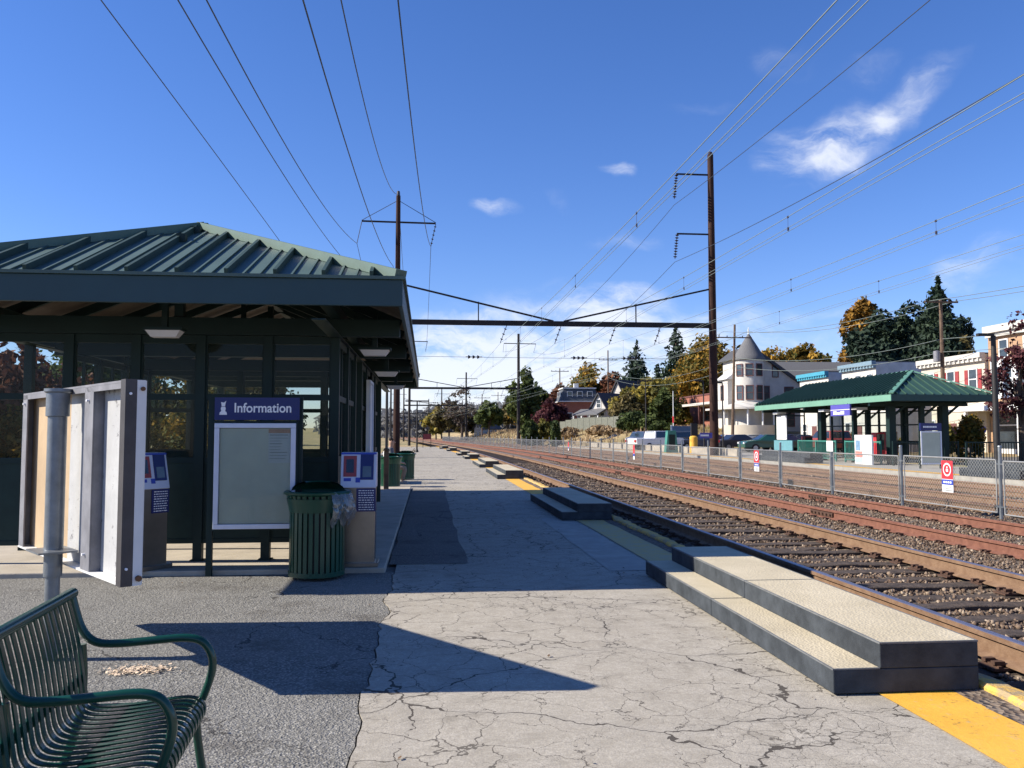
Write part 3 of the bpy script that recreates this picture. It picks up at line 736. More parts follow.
# header beams and cantilevers
hb = MB()
for Y in (WY0, 13.05, 15.9, 18.75, 21.4):
    hb.box(XLf+.06, Y-.07, 2.66, XR-.06, Y+.07, 2.86)
for X in (WX0, WX1):
    hb.box(X-.07, YF+.05, 2.64, X+.07, YB-.05, 2.655); hb.box(X-.06, YF+.05, 2.60, X+.06, YB-.05, 2.84) if False else None
for X in (WX0, WX1): hb.box(X-.06, YF+.05, 2.865, X+.06, YB-.05, 2.99)
hb.box(AX-.06, YA-.3, 3.9, AX+.06, YA2+.3, 4.08)
hb.box(AX-.05, WY0-.05, 2.87, AX+.05, WY0+.05, 3.85).box(AX-.05, WY1-.05, 2.87, AX+.05, WY1+.05, 3.85)
hb.build('header_beam', M['green'], sh)
ra = MB()
nY = 9
for i in range(nY):
    Y = YA+(YA2-YA)*i/(nY-1)
    for X0 in (XR-.08, XLf+.08):
        ra.beam((X0, Y, ZE-.14), (AX, Y, ZE+RISE-.16), .06, .12)
for f in (.2, .4, .6, .8):
    x = XLf+LXf*f; d = min(f, 1-f)*2
    ra.beam((x, YF+.05, ZE-.14), (x, YF+(YA-YF)*d, ZE+RISE*d-.14), .05, .1)
ra.beam(c0+Vector((.1, .1, -.13)), a0+Vector((0, 0, -.17)), .07, .12); ra.beam(c1+Vector((-.1, .1, -.13)), a0+Vector((0, 0, -.17)), .07, .12)
ra.build('rafters', M['green'], sh)
cols = [xY(px, WY0) for px in (335, 268, 201, 136, 69)]; cols.append(WX0)
PZ = (.30, 1.17)
def wall(axis, a_, pts, fixed, wd=.10):
    """columns at pts along an axis, rails and glass between"""
    def bx(m_, s0, s1, t0, t1, z0, z1):
        return m_.box(s0, fixed+t0, z0, s1, fixed+t1, z1) if axis == 'x' else m_.box(fixed+t0, s0, z0, fixed+t1, s1, z1)
    pts = sorted(pts)
    for i, p in enumerate(pts):
        m_ = MB(); bx(m_, p-wd/2, p+wd/2, -.05, .05, .05, 2.655); bx(m_, p-.075, p+.075, -.075, .075, .05, .065); m_.build('column', M['green'], sh)
    for p, q in zip(pts[:-1], pts[1:]):
        rl = MB(); gl = MB(); pn = MB(); s0, s1 = p+wd/2, q-wd/2
        for z0, z1 in ((2.56, 2.655), (1.90, 1.97), (1.17, 1.235), (.25, .30)): bx(rl, s0, s1, -.025, .025, z0, z1)
        bx(pn, s0, s1, -.012, .012, .301, 1.169)
        bx(gl, s0+.02, s1-.02, -.004, .004, 1.236, 1.899); bx(gl, s0+.02, s1-.02, -.004, .004, 1.971, 2.559)
        for s in (s0, s1-.02): bx(rl, s, s+.02, -.02, .02, .301, 2.558)
        wf = rl.build('window_frame', M['green'], sh); pn.build('infill_panel', M['panel'], sh); gl.build('glass', M['glass'], wf)
wall('x', 0, cols, WY0)
wall('x', 0, [WX0, -4.2, -3.4, -1.9, WX1], WY1)
ypts = [WY0+1.14*i for i in range(8)]
for X_ in (WX0, WX1):
    for Y_ in (18.75, 21.4):
        if not (X_ == WX1 and Y_ > 20): MB().box(X_-.07, Y_-.07, .05, X_+.07, Y_+.07, 2.655).build('column', M['green'], sh)
def side_wall(X, pts, skip):
    for i, p in enumerate(pts[1:-1]):
        MB().box(X-.05, p-.05, .05, X+.05, p+.05, 2.66).build('column', M['green'], sh)
    for i, (p, q) in enumerate(zip(pts[:-1], pts[1:])):
        if i in skip: continue
        rl = MB(); gl = MB(); pn = MB()
        s0, s1 = p+.05, q-.05
        for z0, z1 in ((2.56, 2.655), (1.90, 1.97), (1.17, 1.235), (.25, .30)): rl.box(X-.025, s0, z0, X+.025, s1, z1)
        m_ = (s0+s1)/2; rl.box(X-.02, m_-.02, 1.236, X+.02, m_+.02, 1.899).box(X-.02, m_-.02, 1.971, X+.02, m_+.02, 2.559)
        pn.box(X-.012, s0, .301, X+.012, s1, 1.169)
        for z0, z1 in ((1.236, 1.899), (1.971, 2.559)): gl.box(X-.004, s0, z0, X+.004, m_-.021, z1).box(X-.004, m_+.021, z0, X+.004, s1, z1)
        wf = rl.build('window_frame', M['green'], sh); pn.build('infill_panel', M['panel'], sh); gl.build('glass', M['glass'], wf)
side_wall(WX1, ypts, (2,)); side_wall(WX0, ypts[:6], (0, 1))
# lamps under the eaves
def eave_lamp(x, y, z, label, zt=2.66):
    t = thing('eave_light', label, 'light fixture', (x, y, z), 'white light boxes under the near shelter roof')
    MB().box(x-.20, y-.09, z+.07, x+.20, y+.09, z+.10).build('housing', M['green'], t)
    m_ = MB(); vs = [(x-.18, y-.09, z+.07), (x+.18, y-.09, z+.07), (x+.18, y+.09, z+.07), (x-.18, y+.09, z+.07), (x-.13, y-.06, z), (x+.13, y-.06, z), (x+.13, y+.06, z), (x-.13, y+.06, z)]
    m_.add(vs, [(0, 1, 2, 3), (4, 5, 6, 7), (0, 1, 5, 4), (1, 2, 6, 5), (2, 3, 7, 6), (3, 0, 4, 7)]).build('lens', M['lens'], t)
    MB().box(x-.03, y-.03, z+.1, x+.03, y+.03, zt).build('stem', M['green'], t)
eave_lamp(xY(163, 9.4), 9.4, 2.54, 'white eave lamp above the grey sign board, leftmost under the roof front', 3.2)
eave_lamp(xY(242, 11.6), 11.6, 2.92, 'white light box seen high above the Information sign', 3.7)
eave_lamp(-.66, 10.6, 2.47, 'white eave lamp above the ticket kiosk, nearest on the track side', 2.99)
eave_lamp(-.66, 13.6, 2.42, 'second white eave lamp on the track side of the roof', 2.98)
eave_lamp(-.66, 17.4, 2.42, 'small third white eave lamp near the roof far end', 2.98)
# bench inside
bt = thing('waiting_bench', 'dark bench inside the near shelter seen through the gap under its wall', 'bench', (-3, 12, .05))
MB().box(-4.6, 12.1, .42, -1.9, 12.5, .47).build('seat', M['darkst'], bt)
for x in (-4.3, -3.2, -2.1): MB().box(x-.14, 12.15, .05, x+.14, 12.45, .42).build('leg', M['darkst'], bt)
bt = thing('waiting_bench', 'long dark bench farther back inside the near shelter', 'bench', (-3, 16, .05))
MB().box(-4.9, 15.0, .42, -4.4, 20.0, .47).build('seat', M['darkst'], bt)
for y in (15.3, 17.5, 19.7): MB().box(-4.85, y-.1, .05, -4.5, y+.1, .42).build('leg', M['darkst'], bt)
# timetable case on the track-side wall
t = thing('timetable_case', 'narrow white poster case on the track side of the near shelter', 'poster case', (WX1+.07, 14.8, 1.0))
MB().box(WX1+.055, 14.45, 1.0, WX1+.10, 15.35, 2.42).build('backing', M['white'], t); 
fr = MB().box(WX1+.101, 14.45, 1.0, WX1+.125, 15.35, 1.05).box(WX1+.101, 14.45, 2.37, WX1+.125, 15.35, 2.42).box(WX1+.101, 14.45, 1.051, WX1+.125, 14.5, 2.369).box(WX1+.101, 15.3, 1.051, WX1+.125, 15.35, 2.369)
fr.build('frame', M['frame'], t)

# ---------------------------------------------------------------- text helper
def text(body, size, loc, rot, m, parent, name='lettering', ext=.0015, align='CENTER', squash=1.0, bold=0.0):
    cu = bpy.data.curves.new(name, 'FONT'); cu.body = body; cu.size = size; cu.extrude = ext; cu.align_x = align; cu.align_y = 'CENTER'; cu.offset = bold
    tmp = bpy.data.objects.new('tmp', cu); COL.objects.link(tmp)
    dg = bpy.context.evaluated_depsgraph_get(); me = bpy.data.meshes.new_from_object(tmp.evaluated_get(dg))
    bpy.data.objects.remove(tmp)
    me.transform(Matrix.Diagonal((squash, 1, 1, 1)))
    me.materials.clear(); me.materials.append(m)
    o = bpy.data.objects.new(name, me); COL.objects.link(o); o.rotation_euler = rot
    if parent is not None:
        o.parent = parent; o.location = Vector(loc)-Vector(parent['_org'])
    else: o.location = loc
    return o
FACE = (R(90), 0, 0)

# ---------------------------------------------------------------- information sign
YI = 9.38
x0, x1 = xY(216.5, YI), xY(297, YI)
t = thing('information_board', 'empty display case on dark green posts under a navy Information sign', 'information board', ((x0+x1)/2, YI, .0))
for x in (xY(211.5, YI)-.0, x1+.03): MB().box(x-.03, YI, -.004, x+.03, YI+.06, 1.9).build('post', M['green'], t)
zt, zb = 1.62, .50
bk = MB().box(x0-.02, YI-.03, zb-.02, x1+.02, YI-.002, 1.645); bk.build('backboard', M['green'], t)
cs = MB().box(x0+.055, YI-.046, zb+.055, x1-.055, YI-.034, zt-.055).build('display_panel', M['caseback'], t)
fr = MB().box(x0, YI-.075, zb, x1, YI-.031, zb+.05).box(x0, YI-.075, zt-.05, x1, YI-.031, zt).box(x0, YI-.075, zb+.051, x0+.05, YI-.031, zt-.051).box(x1-.05, YI-.075, zb+.051, x1, YI-.031, zt-.051)
fr.build('case_frame', M['frame'], t, bevel=.004)
gf = MB().box(x0+.05, YI-.060, zb+.05, x1-.05, YI-.057, zt-.05).build('case_glass', glass_mat('case_glass', (.93, .95, .94), .10, .02), t)
MB().box(x0-.005, YI-.06, 1.655, x1+.035, YI-.03, 1.895).build('header_sign', M['navy'], t)
zc = 1.785; text('Information', .142, ((x0+x1)/2+.075, YI-.062, zc-.005), FACE, M['ltr'], t, bold=.0022, squash=.90)
ic = MB(); ix = x0+.085
ic.lathe([(.0, .0), (.028, .0), (.028, .03), (.0, .03)], (ix, 0, 0), 14)
ic = MB(); 
ic.prism([(ix-.04, YI-.062, zc-.075), (ix+.04, YI-.062, zc-.075), (ix+.036, YI-.062, zc-.05), (ix+.02, YI-.062, zc-.035), (ix+.026, YI-.062, zc-.01), (ix+.02, YI-.062, zc+.01), (ix-.02, YI-.062, zc+.01), (ix-.026, YI-.062, zc-.01), (ix-.02, YI-.062, zc-.035), (ix-.036, YI-.062, zc-.05)], (0, -.002, 0))
ic.prism([(ix-.016, YI-.062, zc+.014), (ix+.018, YI-.062, zc+.014), (ix+.022, YI-.062, zc+.045), (ix+.03, YI-.062, zc+.075), (ix+.008, YI-.062, zc+.055), (ix-.024, YI-.062, zc+.06), (ix-.02, YI-.062, zc+.04)], (0, -.002, 0))
ic.build('information_symbol', M['ltr'], t)
nx0, nx1 = xY(270, YI), xY(291.5, YI)
nt_ = MB().box(nx0, YI-.050, 1.195, nx1, YI-.0475, zt-.062).build('notice', M['notice'], t)
MB().box(nx0, YI-.0525, zt-.105, nx1, YI-.0505, zt-.063).build('notice_header', M['norange'], nt_)
ln = MB()
for i in range(9):
    z = 1.49-i*.031; ln.box(nx0+.012, YI-.0525, z, nx0+.012+(nx1-nx0-.03)*random.uniform(.55, 1), YI-.0505, z+.005+(.004 if i % 3 == 0 else 0))
ln.build('notice_print', M['ngray'], nt_)

# ---------------------------------------------------------------- ticket kiosks
def kiosk(cx, y, rot, label):
    t = thing('ticket_kiosk', label, 'ticket kiosk', (0, 0, 0), 'stainless ticket validators beside the near shelter')
    w = .195
    MB().prism([(-w+.01, -.10, 0), (-w+.01, .14, 0), (-w+.01, .14, .88), (-w+.01, -.10, .88)], (2*w-.02, 0, 0)).build('pedestal', M['steel'], t, bevel=.008)
    MB().box(-w-.03, -.15, 0, w+.03, .18, .045).build('base_plate', M['steel'], t, bevel=.004)
    hd = MB().prism([(-w, -.12, .86), (-w, .15, .86), (-w, .15, 1.25), (-w, -.03, 1.25)], (2*w, 0, 0)).build('head', M['kwhite'], t, bevel=.01)
    d = Vector((0, .09, .39)).normalized(); nrm = Vector((0, -.39, .09)).normalized()
    o = Vector((0, -.12, .86))
    def face(x0_, x1_, s0, s1, k, name, m_):
        vs = [o+Vector((x, 0, 0))+d*s+nrm*q for q in (0.001, k) for s in (s0, s1) for x in (x0_, x1_)]
        return MB().add(vs, [(4, 5, 7, 6), (0, 1, 5, 4), (2, 3, 7, 6), (0, 2, 6, 4), (1, 3, 7, 5)]).build(name, m_, t)
    face(-w, w, .375, .395, .004, 'top_band', M['blue'])
    face(-.165, -.022, .125, .36, .006, 'card_reader', M['kred'])
    face(-.135, -.052, .17, .32, .010, 'reader_screen', M['scrn'])
    face(.02, .165, .09, .375, .006, 'screen_surround', M['navy'])
    face(.045, .14, .12, .24, .010, 'screen', mat('screen_glow_grey', (.10, .14, .17), .15, var=.2))
    face(-.16, -.08, .075, .11, .004, 'logo_plate', M['blue'])
    face(-.03, .02, .06, .115, .004, 'logo_plate', M['blue'])
    lab = MB().box(-.02, -.108, .60, w-.002, -.101, .855).build('instruction_label', M['navy'], t)
    ln = MB()
    for i in range(9):
        z = .825-i*.026; x_ = .005
        while x_ < .165:
            l_ = random.uniform(.012, .035); ln.box(x_, -.1105, z, min(x_+l_, .172), -.1085, z+.009); x_ += l_+.008
    ln.build('label_print', M['ltr'], lab)
    t.location = (cx, y, .052 if y > 9.46 else 0); t.rotation_euler = (0, 0, rot); return t
kiosk(xY(359.5, 9.62), 9.66, R(0), 'stainless ticket kiosk with red and black screens, right of the green litter bin')
kiosk(xY(146, 9.5), 9.62, R(52), 'stainless ticket kiosk half hidden behind the grey sign board')

# ---------------------------------------------------------------- litter bins
def bin_(cx, cy, label, bag=False, s=1.0, white=False):
    t = thing('litter_bin', label, 'litter bin', (0, 0, 0), 'green slatted litter bins')
    r = .262
    m_ = MB(); nsl = 30
    for i in range(nsl):
        a = 2*math.pi*i/nsl; u = Vector((-math.sin(a), math.cos(a), 0)); n_ = Vector((math.cos(a), math.sin(a), 0))
        m_.obox(n_*r, u, n_, -.0195, .0195, 0, .012, .05, .70)
        m_.add([n_*(r+.01)+u*.0195+Vector((0, 0, .68)), n_*(r+.01)-u*.0195+Vector((0, 0, .68)), n_*(r+.045)-u*.0205+Vector((0, 0, .84)), n_*(r+.045)+u*.0205+Vector((0, 0, .84)),
                n_*(r-.002)+u*.0195+Vector((0, 0, .68)), n_*(r-.002)-u*.0195+Vector((0, 0, .68)), n_*(r+.033)-u*.0205+Vector((0, 0, .84)), n_*(r+.033)+u*.0205+Vector((0, 0, .84))],
               [(0, 1, 2, 3), (4, 7, 6, 5), (0, 3, 7, 4), (1, 5, 6, 2)])
    m_.build('slats', M['bin'], t)
    MB().lathe([(r-.02, .03), (r+.02, .03), (r+.02, .075), (r-.02, .075), (r-.02, .03)], n=36).build('base_ring', M['bin'], t, True)
    MB().lathe([(r+.004, .665), (r+.016, .665), (r+.046, .80), (r+.034, .80), (r+.004, .665)], n=36).build('band', M['bin'], t, True)
    MB().lathe([(r+.02, .84), (r+.05, .832), (r+.075, .845), (r+.078, .862), (r+.06, .875), (r+.03, .868), (r+.02, .84)], n=40).build('rim', M['bin'], t, True)
    MB().lathe([(r-.03, .06), (r-.012, .07), (r-.012, .84), (r-.03, .84)], n=32).build('liner', M['black'], t, True)
    MB().lathe([(r+.01, .872), (r-.01, .91), (r-.06, .945), (.13, .965), (.12, .955), (r-.07, .935), (r-.02, .90), (r+.0, .872)], n=36, a0=R(5), a1=R(175)).build('hood', M['bin'], t, True)
    if bag:
        b = MB(); pts = []
        nU, nV = 16, 12
        for j in range(nV+1):
            f = j/nV
            for i in range(nU+1):
                a = -1.05+1.0*i/nU; rr = r+.07+.055*math.sin(f*3.0)+.028*noise.noise(Vector((i*1.1, j*1.3, 0)))-(.03 if f > .8 else 0)
                z = .86-f*(.30+.10*math.sin(i*.9)*.5)
                b.v.append((rr*math.cos(a), rr*math.sin(a), z+.02*noise.noise(Vector((i*.8, j, 4)))))
        for j in range(nV):
            for i in range(nU): b.f.append((j*(nU+1)+i, j*(nU+1)+i+1, (j+1)*(nU+1)+i+1, (j+1)*(nU+1)+i))
        b.build('bin_bag', M['bag'], t, True)
    t.location = (cx, cy, .0); t.scale = (s, s, s)
    return t
p = atD(316.5, 583, 8.95)
bin_(p.x, p.y, 'green slatted litter bin with clear bag hanging out, right of the Information board', True, 1.04)
b1 = bin_(-1.06, 24.75, 'green litter bin standing past the far end of the near shelter', s=1.0)
b2 = bin_(-.72, 28.6, 'farther green litter bin behind the seated person', s=1.0)
for b in (b1, b2): b.location.z = .0
bo = MB().lathe([(.0, .0), (.05, .0), (.055, .10), (.035, .16), (.02, .20), (.02, .235), (.0, .235)], (-1.22, 24.62, .87), 12)
tag(bo.build('plastic_bottle', M['white'], smooth=True), 'pale plastic bottle on top of the green bin behind the brown post', 'bottle')
# short post by the shelter corner
t = thing('wooden_post', 'short weathered brown post at the far corner of the shelter pad', 'post', (-1.10, 23.0, .05))
MB().box(-1.165, 22.94, .05, -1.035, 23.06, 1.06).build('shaft', M['wood'], t, bevel=.01); MB().lathe([(.0, .09), (.06, .07), (.085, .03), (.085, .0), (0, 0)], (-1.10, 23.0, 1.061), 12).build('cap', M['wood'], t, True)

# ---------------------------------------------------------------- the turned-away sign board
A_ = Vector((-3.17, 7.15, 0)); B_ = Vector((-1.715, 5.215, 0)); U = (B_-A_).normalized(); LEN = (B_-A_).length
Nn = Vector((U.y, -U.x, 0)); Nn = Nn if Nn.dot(Vector((0, 0, 0))-A_) > 0 else -Nn      # towards the camera side
zb, zt = .63, 1.81
t = thing('platform_sign', 'large sign seen from its bare grey back on a galvanised pole behind the bench', 'sign', (-2.5, 6.25, 0))
MB().obox(A_, U, Nn, 0.03, 1.05, -.04, -.02, zb, zt).build('plywood_back', mat('bare_plywood', (.42, .30, .18), .8, var=.12, scale=3), t)
g = NT('weathered_grey_panel'); g.b.inputs['Roughness'].default_value = .7
n = g.noise(3.5, 6, .7); n2 = g.noise(11, 6, .8); n3 = g.noise(60, 2)
c = g.ramp(n.outputs['Fac'], [(.3, (.34, .34, .34)), (.7, (.45, .45, .45))]); c = g.mix(g.maprange(n2.outputs['Fac'], .60, .63, 0, .85), c, (.10, .095, .10)); c = g.mix(g.maprange(n3.outputs['Fac'], .5, .7, 0, .2), c, (.3, .3, .31)); g.color(c)
M['backpanel'] = g.m
MB().obox(A_, U, Nn, 1.05, LEN-.05, -.04, -.02, zb, zt).build('panel_back', M['backpanel'], t)
MB().obox(A_, U, Nn, 0, LEN, -.058, -.042, zb-.01, zt+.01).build('sign_face', M['white'], t)
fr = MB().obox(A_, U, Nn, 0, LEN, -.05, .05, zt, zt+.014).obox(A_, U, Nn, .0, LEN-.12, .038, .05, zt-.035, zt-.001)
fr.build('top_angle', M['galvd'], t)
MB().obox(A_, U, Nn, 0, LEN-.0, -.05, .055, zb-.014, zb-.002).build('bottom_angle', M['white'], t)
MB().obox(A_, U, Nn, 0, .015, -.05, .05, zb, zt).obox(A_, U, Nn, .016, .13, .04, .05, zb, zt).build('left_channel', M['galvd'], t)
rc = MB().obox(A_, U, Nn, LEN-.07, LEN+.012, .003, .068, zb-.012, zt+.016); rc.build('right_channel', M['darkst'], t)
MB().obox(A_, U, Nn, LEN-.004, LEN+.012, -.048, .001, zb-.012, zt+.012).build('end_cap', M['white'], t)
md = MB().obox(A_, U, Nn, 1.60, 1.63, -.018, .04, zb, zt-.001).obox(A_, U, Nn, 1.60, 1.78, .041, .05, zb, zt-.001).obox(A_, U, Nn, 1.75, 1.78, -.018, .04, zb, zt-.001)
md.build('middle_channel', M['galvd'], t)
bl = MB()
for uu, zz in ((1.69, zt-.09), (1.69, zb+.1), (.07, zt-.07)):
    c_ = A_+U*uu+Nn*.048; bl.tube([c_+Vector((0, 0, zz)), c_+Nn*.02+Vector((0, 0, zz))], .009, 8)

for zz in (zt-.07, zb+.09):
    c_ = A_+U*(LEN+.012)+Nn*.04; bl.tube([c_+Vector((0, 0, zz)), c_+U*.012+Vector((0, 0, zz))], .008, 8)
bl.build('bolt_heads', M['ltr'], t)
bz_ = MB(); c_ = A_+U*(LEN+.012)-Nn*.01; bz_.tube([c_+Vector((0, 0, zb+.03))-Nn*.02, c_+U*.02+Vector((0, 0, zb+.03))-Nn*.02], .018, 8).tube([c_+Vector((0, 0, zt-.04))-Nn*.02, c_+U*.015+Vector((0, 0, zt-.04))-Nn*.02], .013, 8)
bz_.build('rusty_bolts', M['boltm'], t)
pc = A_+U*1.27+Nn*.125
MB().lathe([(.046, -.02), (.046, .73)], (pc.x, pc.y, 0), 24).build('pole', M['galv'], t, True)
MB().lathe([(.058, .55), (.058, .70), (.10, .705), (.10, .725), (.06, .73), (.0, .73)], (pc.x, pc.y, 0), 24).build('flange', M['galv'], t, True)
MB().lathe([(.0, .728), (.060, .728), (.060, 1.62), (.074, 1.625), (.074, 1.78), (.088, 1.79), (.088, 1.81), (0, 1.815)], (pc.x, pc.y, 0), 28).build('pole_sleeve', M['galv'], t, True)
st_ = MB().obox(pc, U, Nn, -.16, .16, -.11, .13, .715, .727); st_.build('mounting_plate', M['galv'], t)

# ---------------------------------------------------------------- bench
def bench():
    t = thing('park_bench', 'dark green strap metal bench at lower left, seat empty', 'bench', (0, 0, 0))
    prof = [(.505, .335), (.535, .355), (.55, .39), (.54, .425), (.51, .445), (.46, .45), (.36, .438), (.26, .428), (.18, .425), (.125, .435), (.10, .465), (.09, .515), (.078, .60), (.060, .70), (.035, .80), (.018, .86)]
    def smooth_curve(p, k=3):
        for _ in range(k):
            q = [p[0]]
            for a, b in zip(p[:-1], p[1:]): q += [(a[0]*.75+b[0]*.25, a[1]*.75+b[1]*.25), (a[0]*.25+b[0]*.75, a[1]*.25+b[1]*.75)]
            q.append(p[-1]); p = q
        return p
    pr = smooth_curve(prof, 2)
    L0, L1 = -1.50, 0.0
    for name, seg in (('seat_straps', [q for q in pr if q[0] > .105]), ('backrest_straps', None)):
        if seg is None:
            i = max(k for k, q in enumerate(pr) if q[0] > .105); seg = pr[i:]
        m_ = MB(); y = L0+.03
        while y < L1-.02:
            vs = []; n = len(seg)
            for k, (x, z) in enumerate(seg):
                d = Vector((seg[min(k+1, n-1)][0]-seg[max(k-1, 0)][0], 0, seg[min(k+1, n-1)][1]-seg[max(k-1, 0)][1])).normalized(); nn = Vector((-d.z, 0, d.x))*.003
                for yy in (y, y+.027): vs += [(x+nn.x, yy, z+nn.z), (x-nn.x, yy, z-nn.z)]
            fs = []
            for k in range(n-1):
                a = k*4; b = a+4; fs += [(a, b, b+2, a+2), (a+1, a+3, b+3, b+1), (a, a+1, b+1, b), (a+2, b+2, b+3, a+3)]
            fs += [(0, 2, 3, 1), (n*4-4, n*4-3, n*4-1, n*4-2)]
            m_.add(vs, fs); y += .0505
        m_.build(name, M['bench'], t)
    MB().tube([(.016, L0-.03, .862), (.016, L1+.03, .862)], .021, 12).tube([(.49, L0, .33), (.49, L1, .33)], .014, 8).build('top_rail', M['bench'], t, True)
    MB().box(.068, L0+.03, .52, .082, L1-.03, .56).box(.25, L0+.03, .40, .29, L1-.03, .42).build('cross_bar', M['bench'], t)
    for y in (L1+.015, (L0+L1)/2, L0-.015):
        arm = smooth_curve([(.012, .87), (.03, .80), (.055, .72), (.10, .665), (.18, .655), (.34, .665), (.46, .672), (.525, .655), (.56, .60), (.565, .54), (.545, .47), (.525, .42)], 2)
        MB().tube([(x, y, z) for x, z in arm], .0165, 10).build('armrest', M['bench'], t, True)
        fl = smooth_curve([(.515, .42), (.50, .36), (.515, .22), (.555, .0)], 2); bl_ = smooth_curve([(.06, .66), (.07, .52), (.06, .36), (.0, .18), (-.06, 0)], 2)
        for q in (fl, bl_):
            MB().tube([(x, y, z) for x, z in q], .017, 10).lathe([(.0, .0), (.035, .0), (.035, .01), (0, .01)], (q[-1][0], y, 0), 12).build('leg', M['bench'], t, True)
        MB().tube([(.505, y, .40), (.3, y, .405), (.1, y, .41)], .013, 8).build('seat_bearer', M['bench'], t, True)
    return t
be = bench(); be.location = (-1.435, 3.64, 0); be.rotation_euler = (0, 0, R(4.5)); be.location.y = 3.6
# dried leaf litter on the asphalt
m_ = MB()
for i in range(420):
    a = random.uniform(0, 6.28); r = random.gauss(0, 1)
    x = -1.83+.10*random.gauss(0, 1); y = 5.72+.05*random.gauss(0, 1)
    s = random.uniform(.004, .012); c_ = Vector((x, y, .004+random.uniform(0, .008))); u = Vector((math.cos(a), math.sin(a), random.uniform(-.4, .4)))*s; v = Vector((-math.sin(a), math.cos(a), random.uniform(-.4, .4)))*s*random.uniform(.3, .9)
    m_.add([c_-u-v, c_+u-v, c_+u+v, c_-u+v], [(0, 1, 2, 3)])
tag(m_.build('leaf_litter', mat('pale_leaf_litter', (.62, .48, .34), .9, var=.3, scale=40)), 'small heap of pale crumbled leaves on the asphalt', kind='stuff')
# scattered fallen leaves on platform
m_ = MB()
for i in range(150):
    x = random.uniform(-3.0, 3.0); y = random.uniform(2.8, 22) if i % 2 else random.uniform(8.7, 10)
    s = random.uniform(.008, .02); a = random.uniform(0, 6.28); c_ = Vector((x, y, .012)); u = Vector((math.cos(a), math.sin(a), random.uniform(-.3, .3)))*s; v = Vector((-math.sin(a), math.cos(a), .2))*s*.6
    m_.add([c_-u, c_+v, c_+u, c_-v], [(0, 1, 2, 3)])
tag(m_.build('fallen_leaves', mat('brown_leaf', (.12, .07, .035), .9, var=.4, scale=3)), 'dry brown leaves scattered over the platform', kind='stuff')
# ================================================================ CATENARY PORTALS
def insul(m_, p, q, nd, r=.13):
    p = Vector(p); q = Vector(q); d = q-p
    m_.tube([p, q], .025, 6)
    for i in range(nd):
        c = p+d*((i+.7)/(nd+.4)); n = d.normalized()
        m_.tube([c-n*.035, c+n*.02], [r, r*.45], 8)
PORT = []
def portal(Y, XLp, XRp, zbm, zL, zR, label, first=False):
    t = thing('catenary_portal', label, 'catenary portal', (XLp, Y, 0), 'steel portals carrying the wires over the tracks')
    s = 1.0
    wR = .24 if first else .22
    pr = MB().tube([(XRp, Y, -.3), (XRp-.0, Y, zR)], [.30, .20], 10); pr.build('mast', M['pole'] if first else M['blackport'], t, True)
    pl = MB().tube([(XLp, Y, -.3), (XLp, Y, zL)], [.24, .15], 10); pl.build('mast', M['pole'] if first else M['blackport'], t, True)
    bm_ = MB().beam((XLp, Y, zbm), (XRp, Y, zbm), .16, .34); bm_.build('cross_beam', M['blackport'], t)
    mid = (XLp+XRp)/2; zt = zbm+2.55 if first else zbm+1.7
    rd = MB().beam((XLp, Y, zt), (mid-.3, Y, zbm+.17), .11).beam((mid+.4, Y, zbm+.17), (XRp, Y, zt), .11)
    for f in (.25, .75):
        x = XLp+(XRp-XLp)*f; rd.beam((x, Y, zbm+.17), (x, Y, zbm+.17+(zt-zbm-.17)*.52), .07)
    rd.build('tension_rod', M['blackport'], t)
    return t
p1 = portal(56, -2.04, 19.28, 8.9, 17.3, 20.75, 'nearest wire portal with tall rust brown right mast beside far shelter', True)
ar = MB().beam((-4.42, 56, 15.55), (.44, 56, 15.50), .10); ar.tube([(-4.42, 56, 15.6), (-2.04, 56, 17.0), (.44, 56, 15.55)], .022, 5); ar.build('crossarm', M['blackport'], p1)
im = MB(); insul(im, (-4.42, 56, 15.5), (-4.72, 56, 14.05), 0); insul(im, (.44, 56, 15.45), (.12, 56, 13.95), 5, .09)
im.build('insulator', M['insul'], p1)
MB().lathe([(.0, .35), (.10, .3), (.12, 0), (0, 0)], (-2.04, 56, 17.3), 10).lathe([(.0, .25), (.12, .2), (.2, 0), (0, 0)], (19.28, 56, 20.75), 10).build('mast_cap', M['insul'], p1)
for z in (19.35, 15.2):
    a_ = MB().beam((16.85, 56, z), (19.28, 56, z), .10); a_.build('crossarm', M['blackport'], p1)
    i_ = MB(); insul(i_, (16.88, 56, z), (16.7, 56, z-1.75), 9, .14); i_.build('insulator', M['insul'], p1)
PRT = {1: (56, -2.04, 19.28, 8.9)}
specs = [(138, -3.0, 14.7, 9.0, 18.2, 18.0, 'second wire portal, its black right mast before an ivy covered tree'),
         (220, -6.2, 9.8, 9.0, 17.5, 17.6, 'third wire portal down the line, seen beneath the second beam'),
         (302, -10.5, 4.8, 9.0, 17.3, 17.5, 'fourth wire portal, small and far off beside the bare tree'),
         (384, -15, .3, 9.0, 17.3, 17.5, 'farthest wire portal, tiny at the vanishing point of the tracks')]
for i, (Y, a, b, zb_, zl, zr, lab) in enumerate(specs):
    pt = portal(Y, a, b, zb_, zl, zr, lab); PRT[i+2] = (Y, a, b, zb_)
    for x, z in ((a, zl-1.6), (b, zr-1.6)):
        q = MB().beam((x-2.4, Y, z), (x+2.9, Y, z-.05), .12); q.build('crossarm', M['blackport'], pt)
        im = MB(); insul(im, (x-2.4, Y, z), (x-2.55, Y, z-1.5), 0); insul(im, (x+2.9, Y, z), (x+2.5, Y, z-1.5), 0); im.build('insulator', M['insul'], pt)
PRT[0] = (-26, -2.04, 18.8, 8.9)
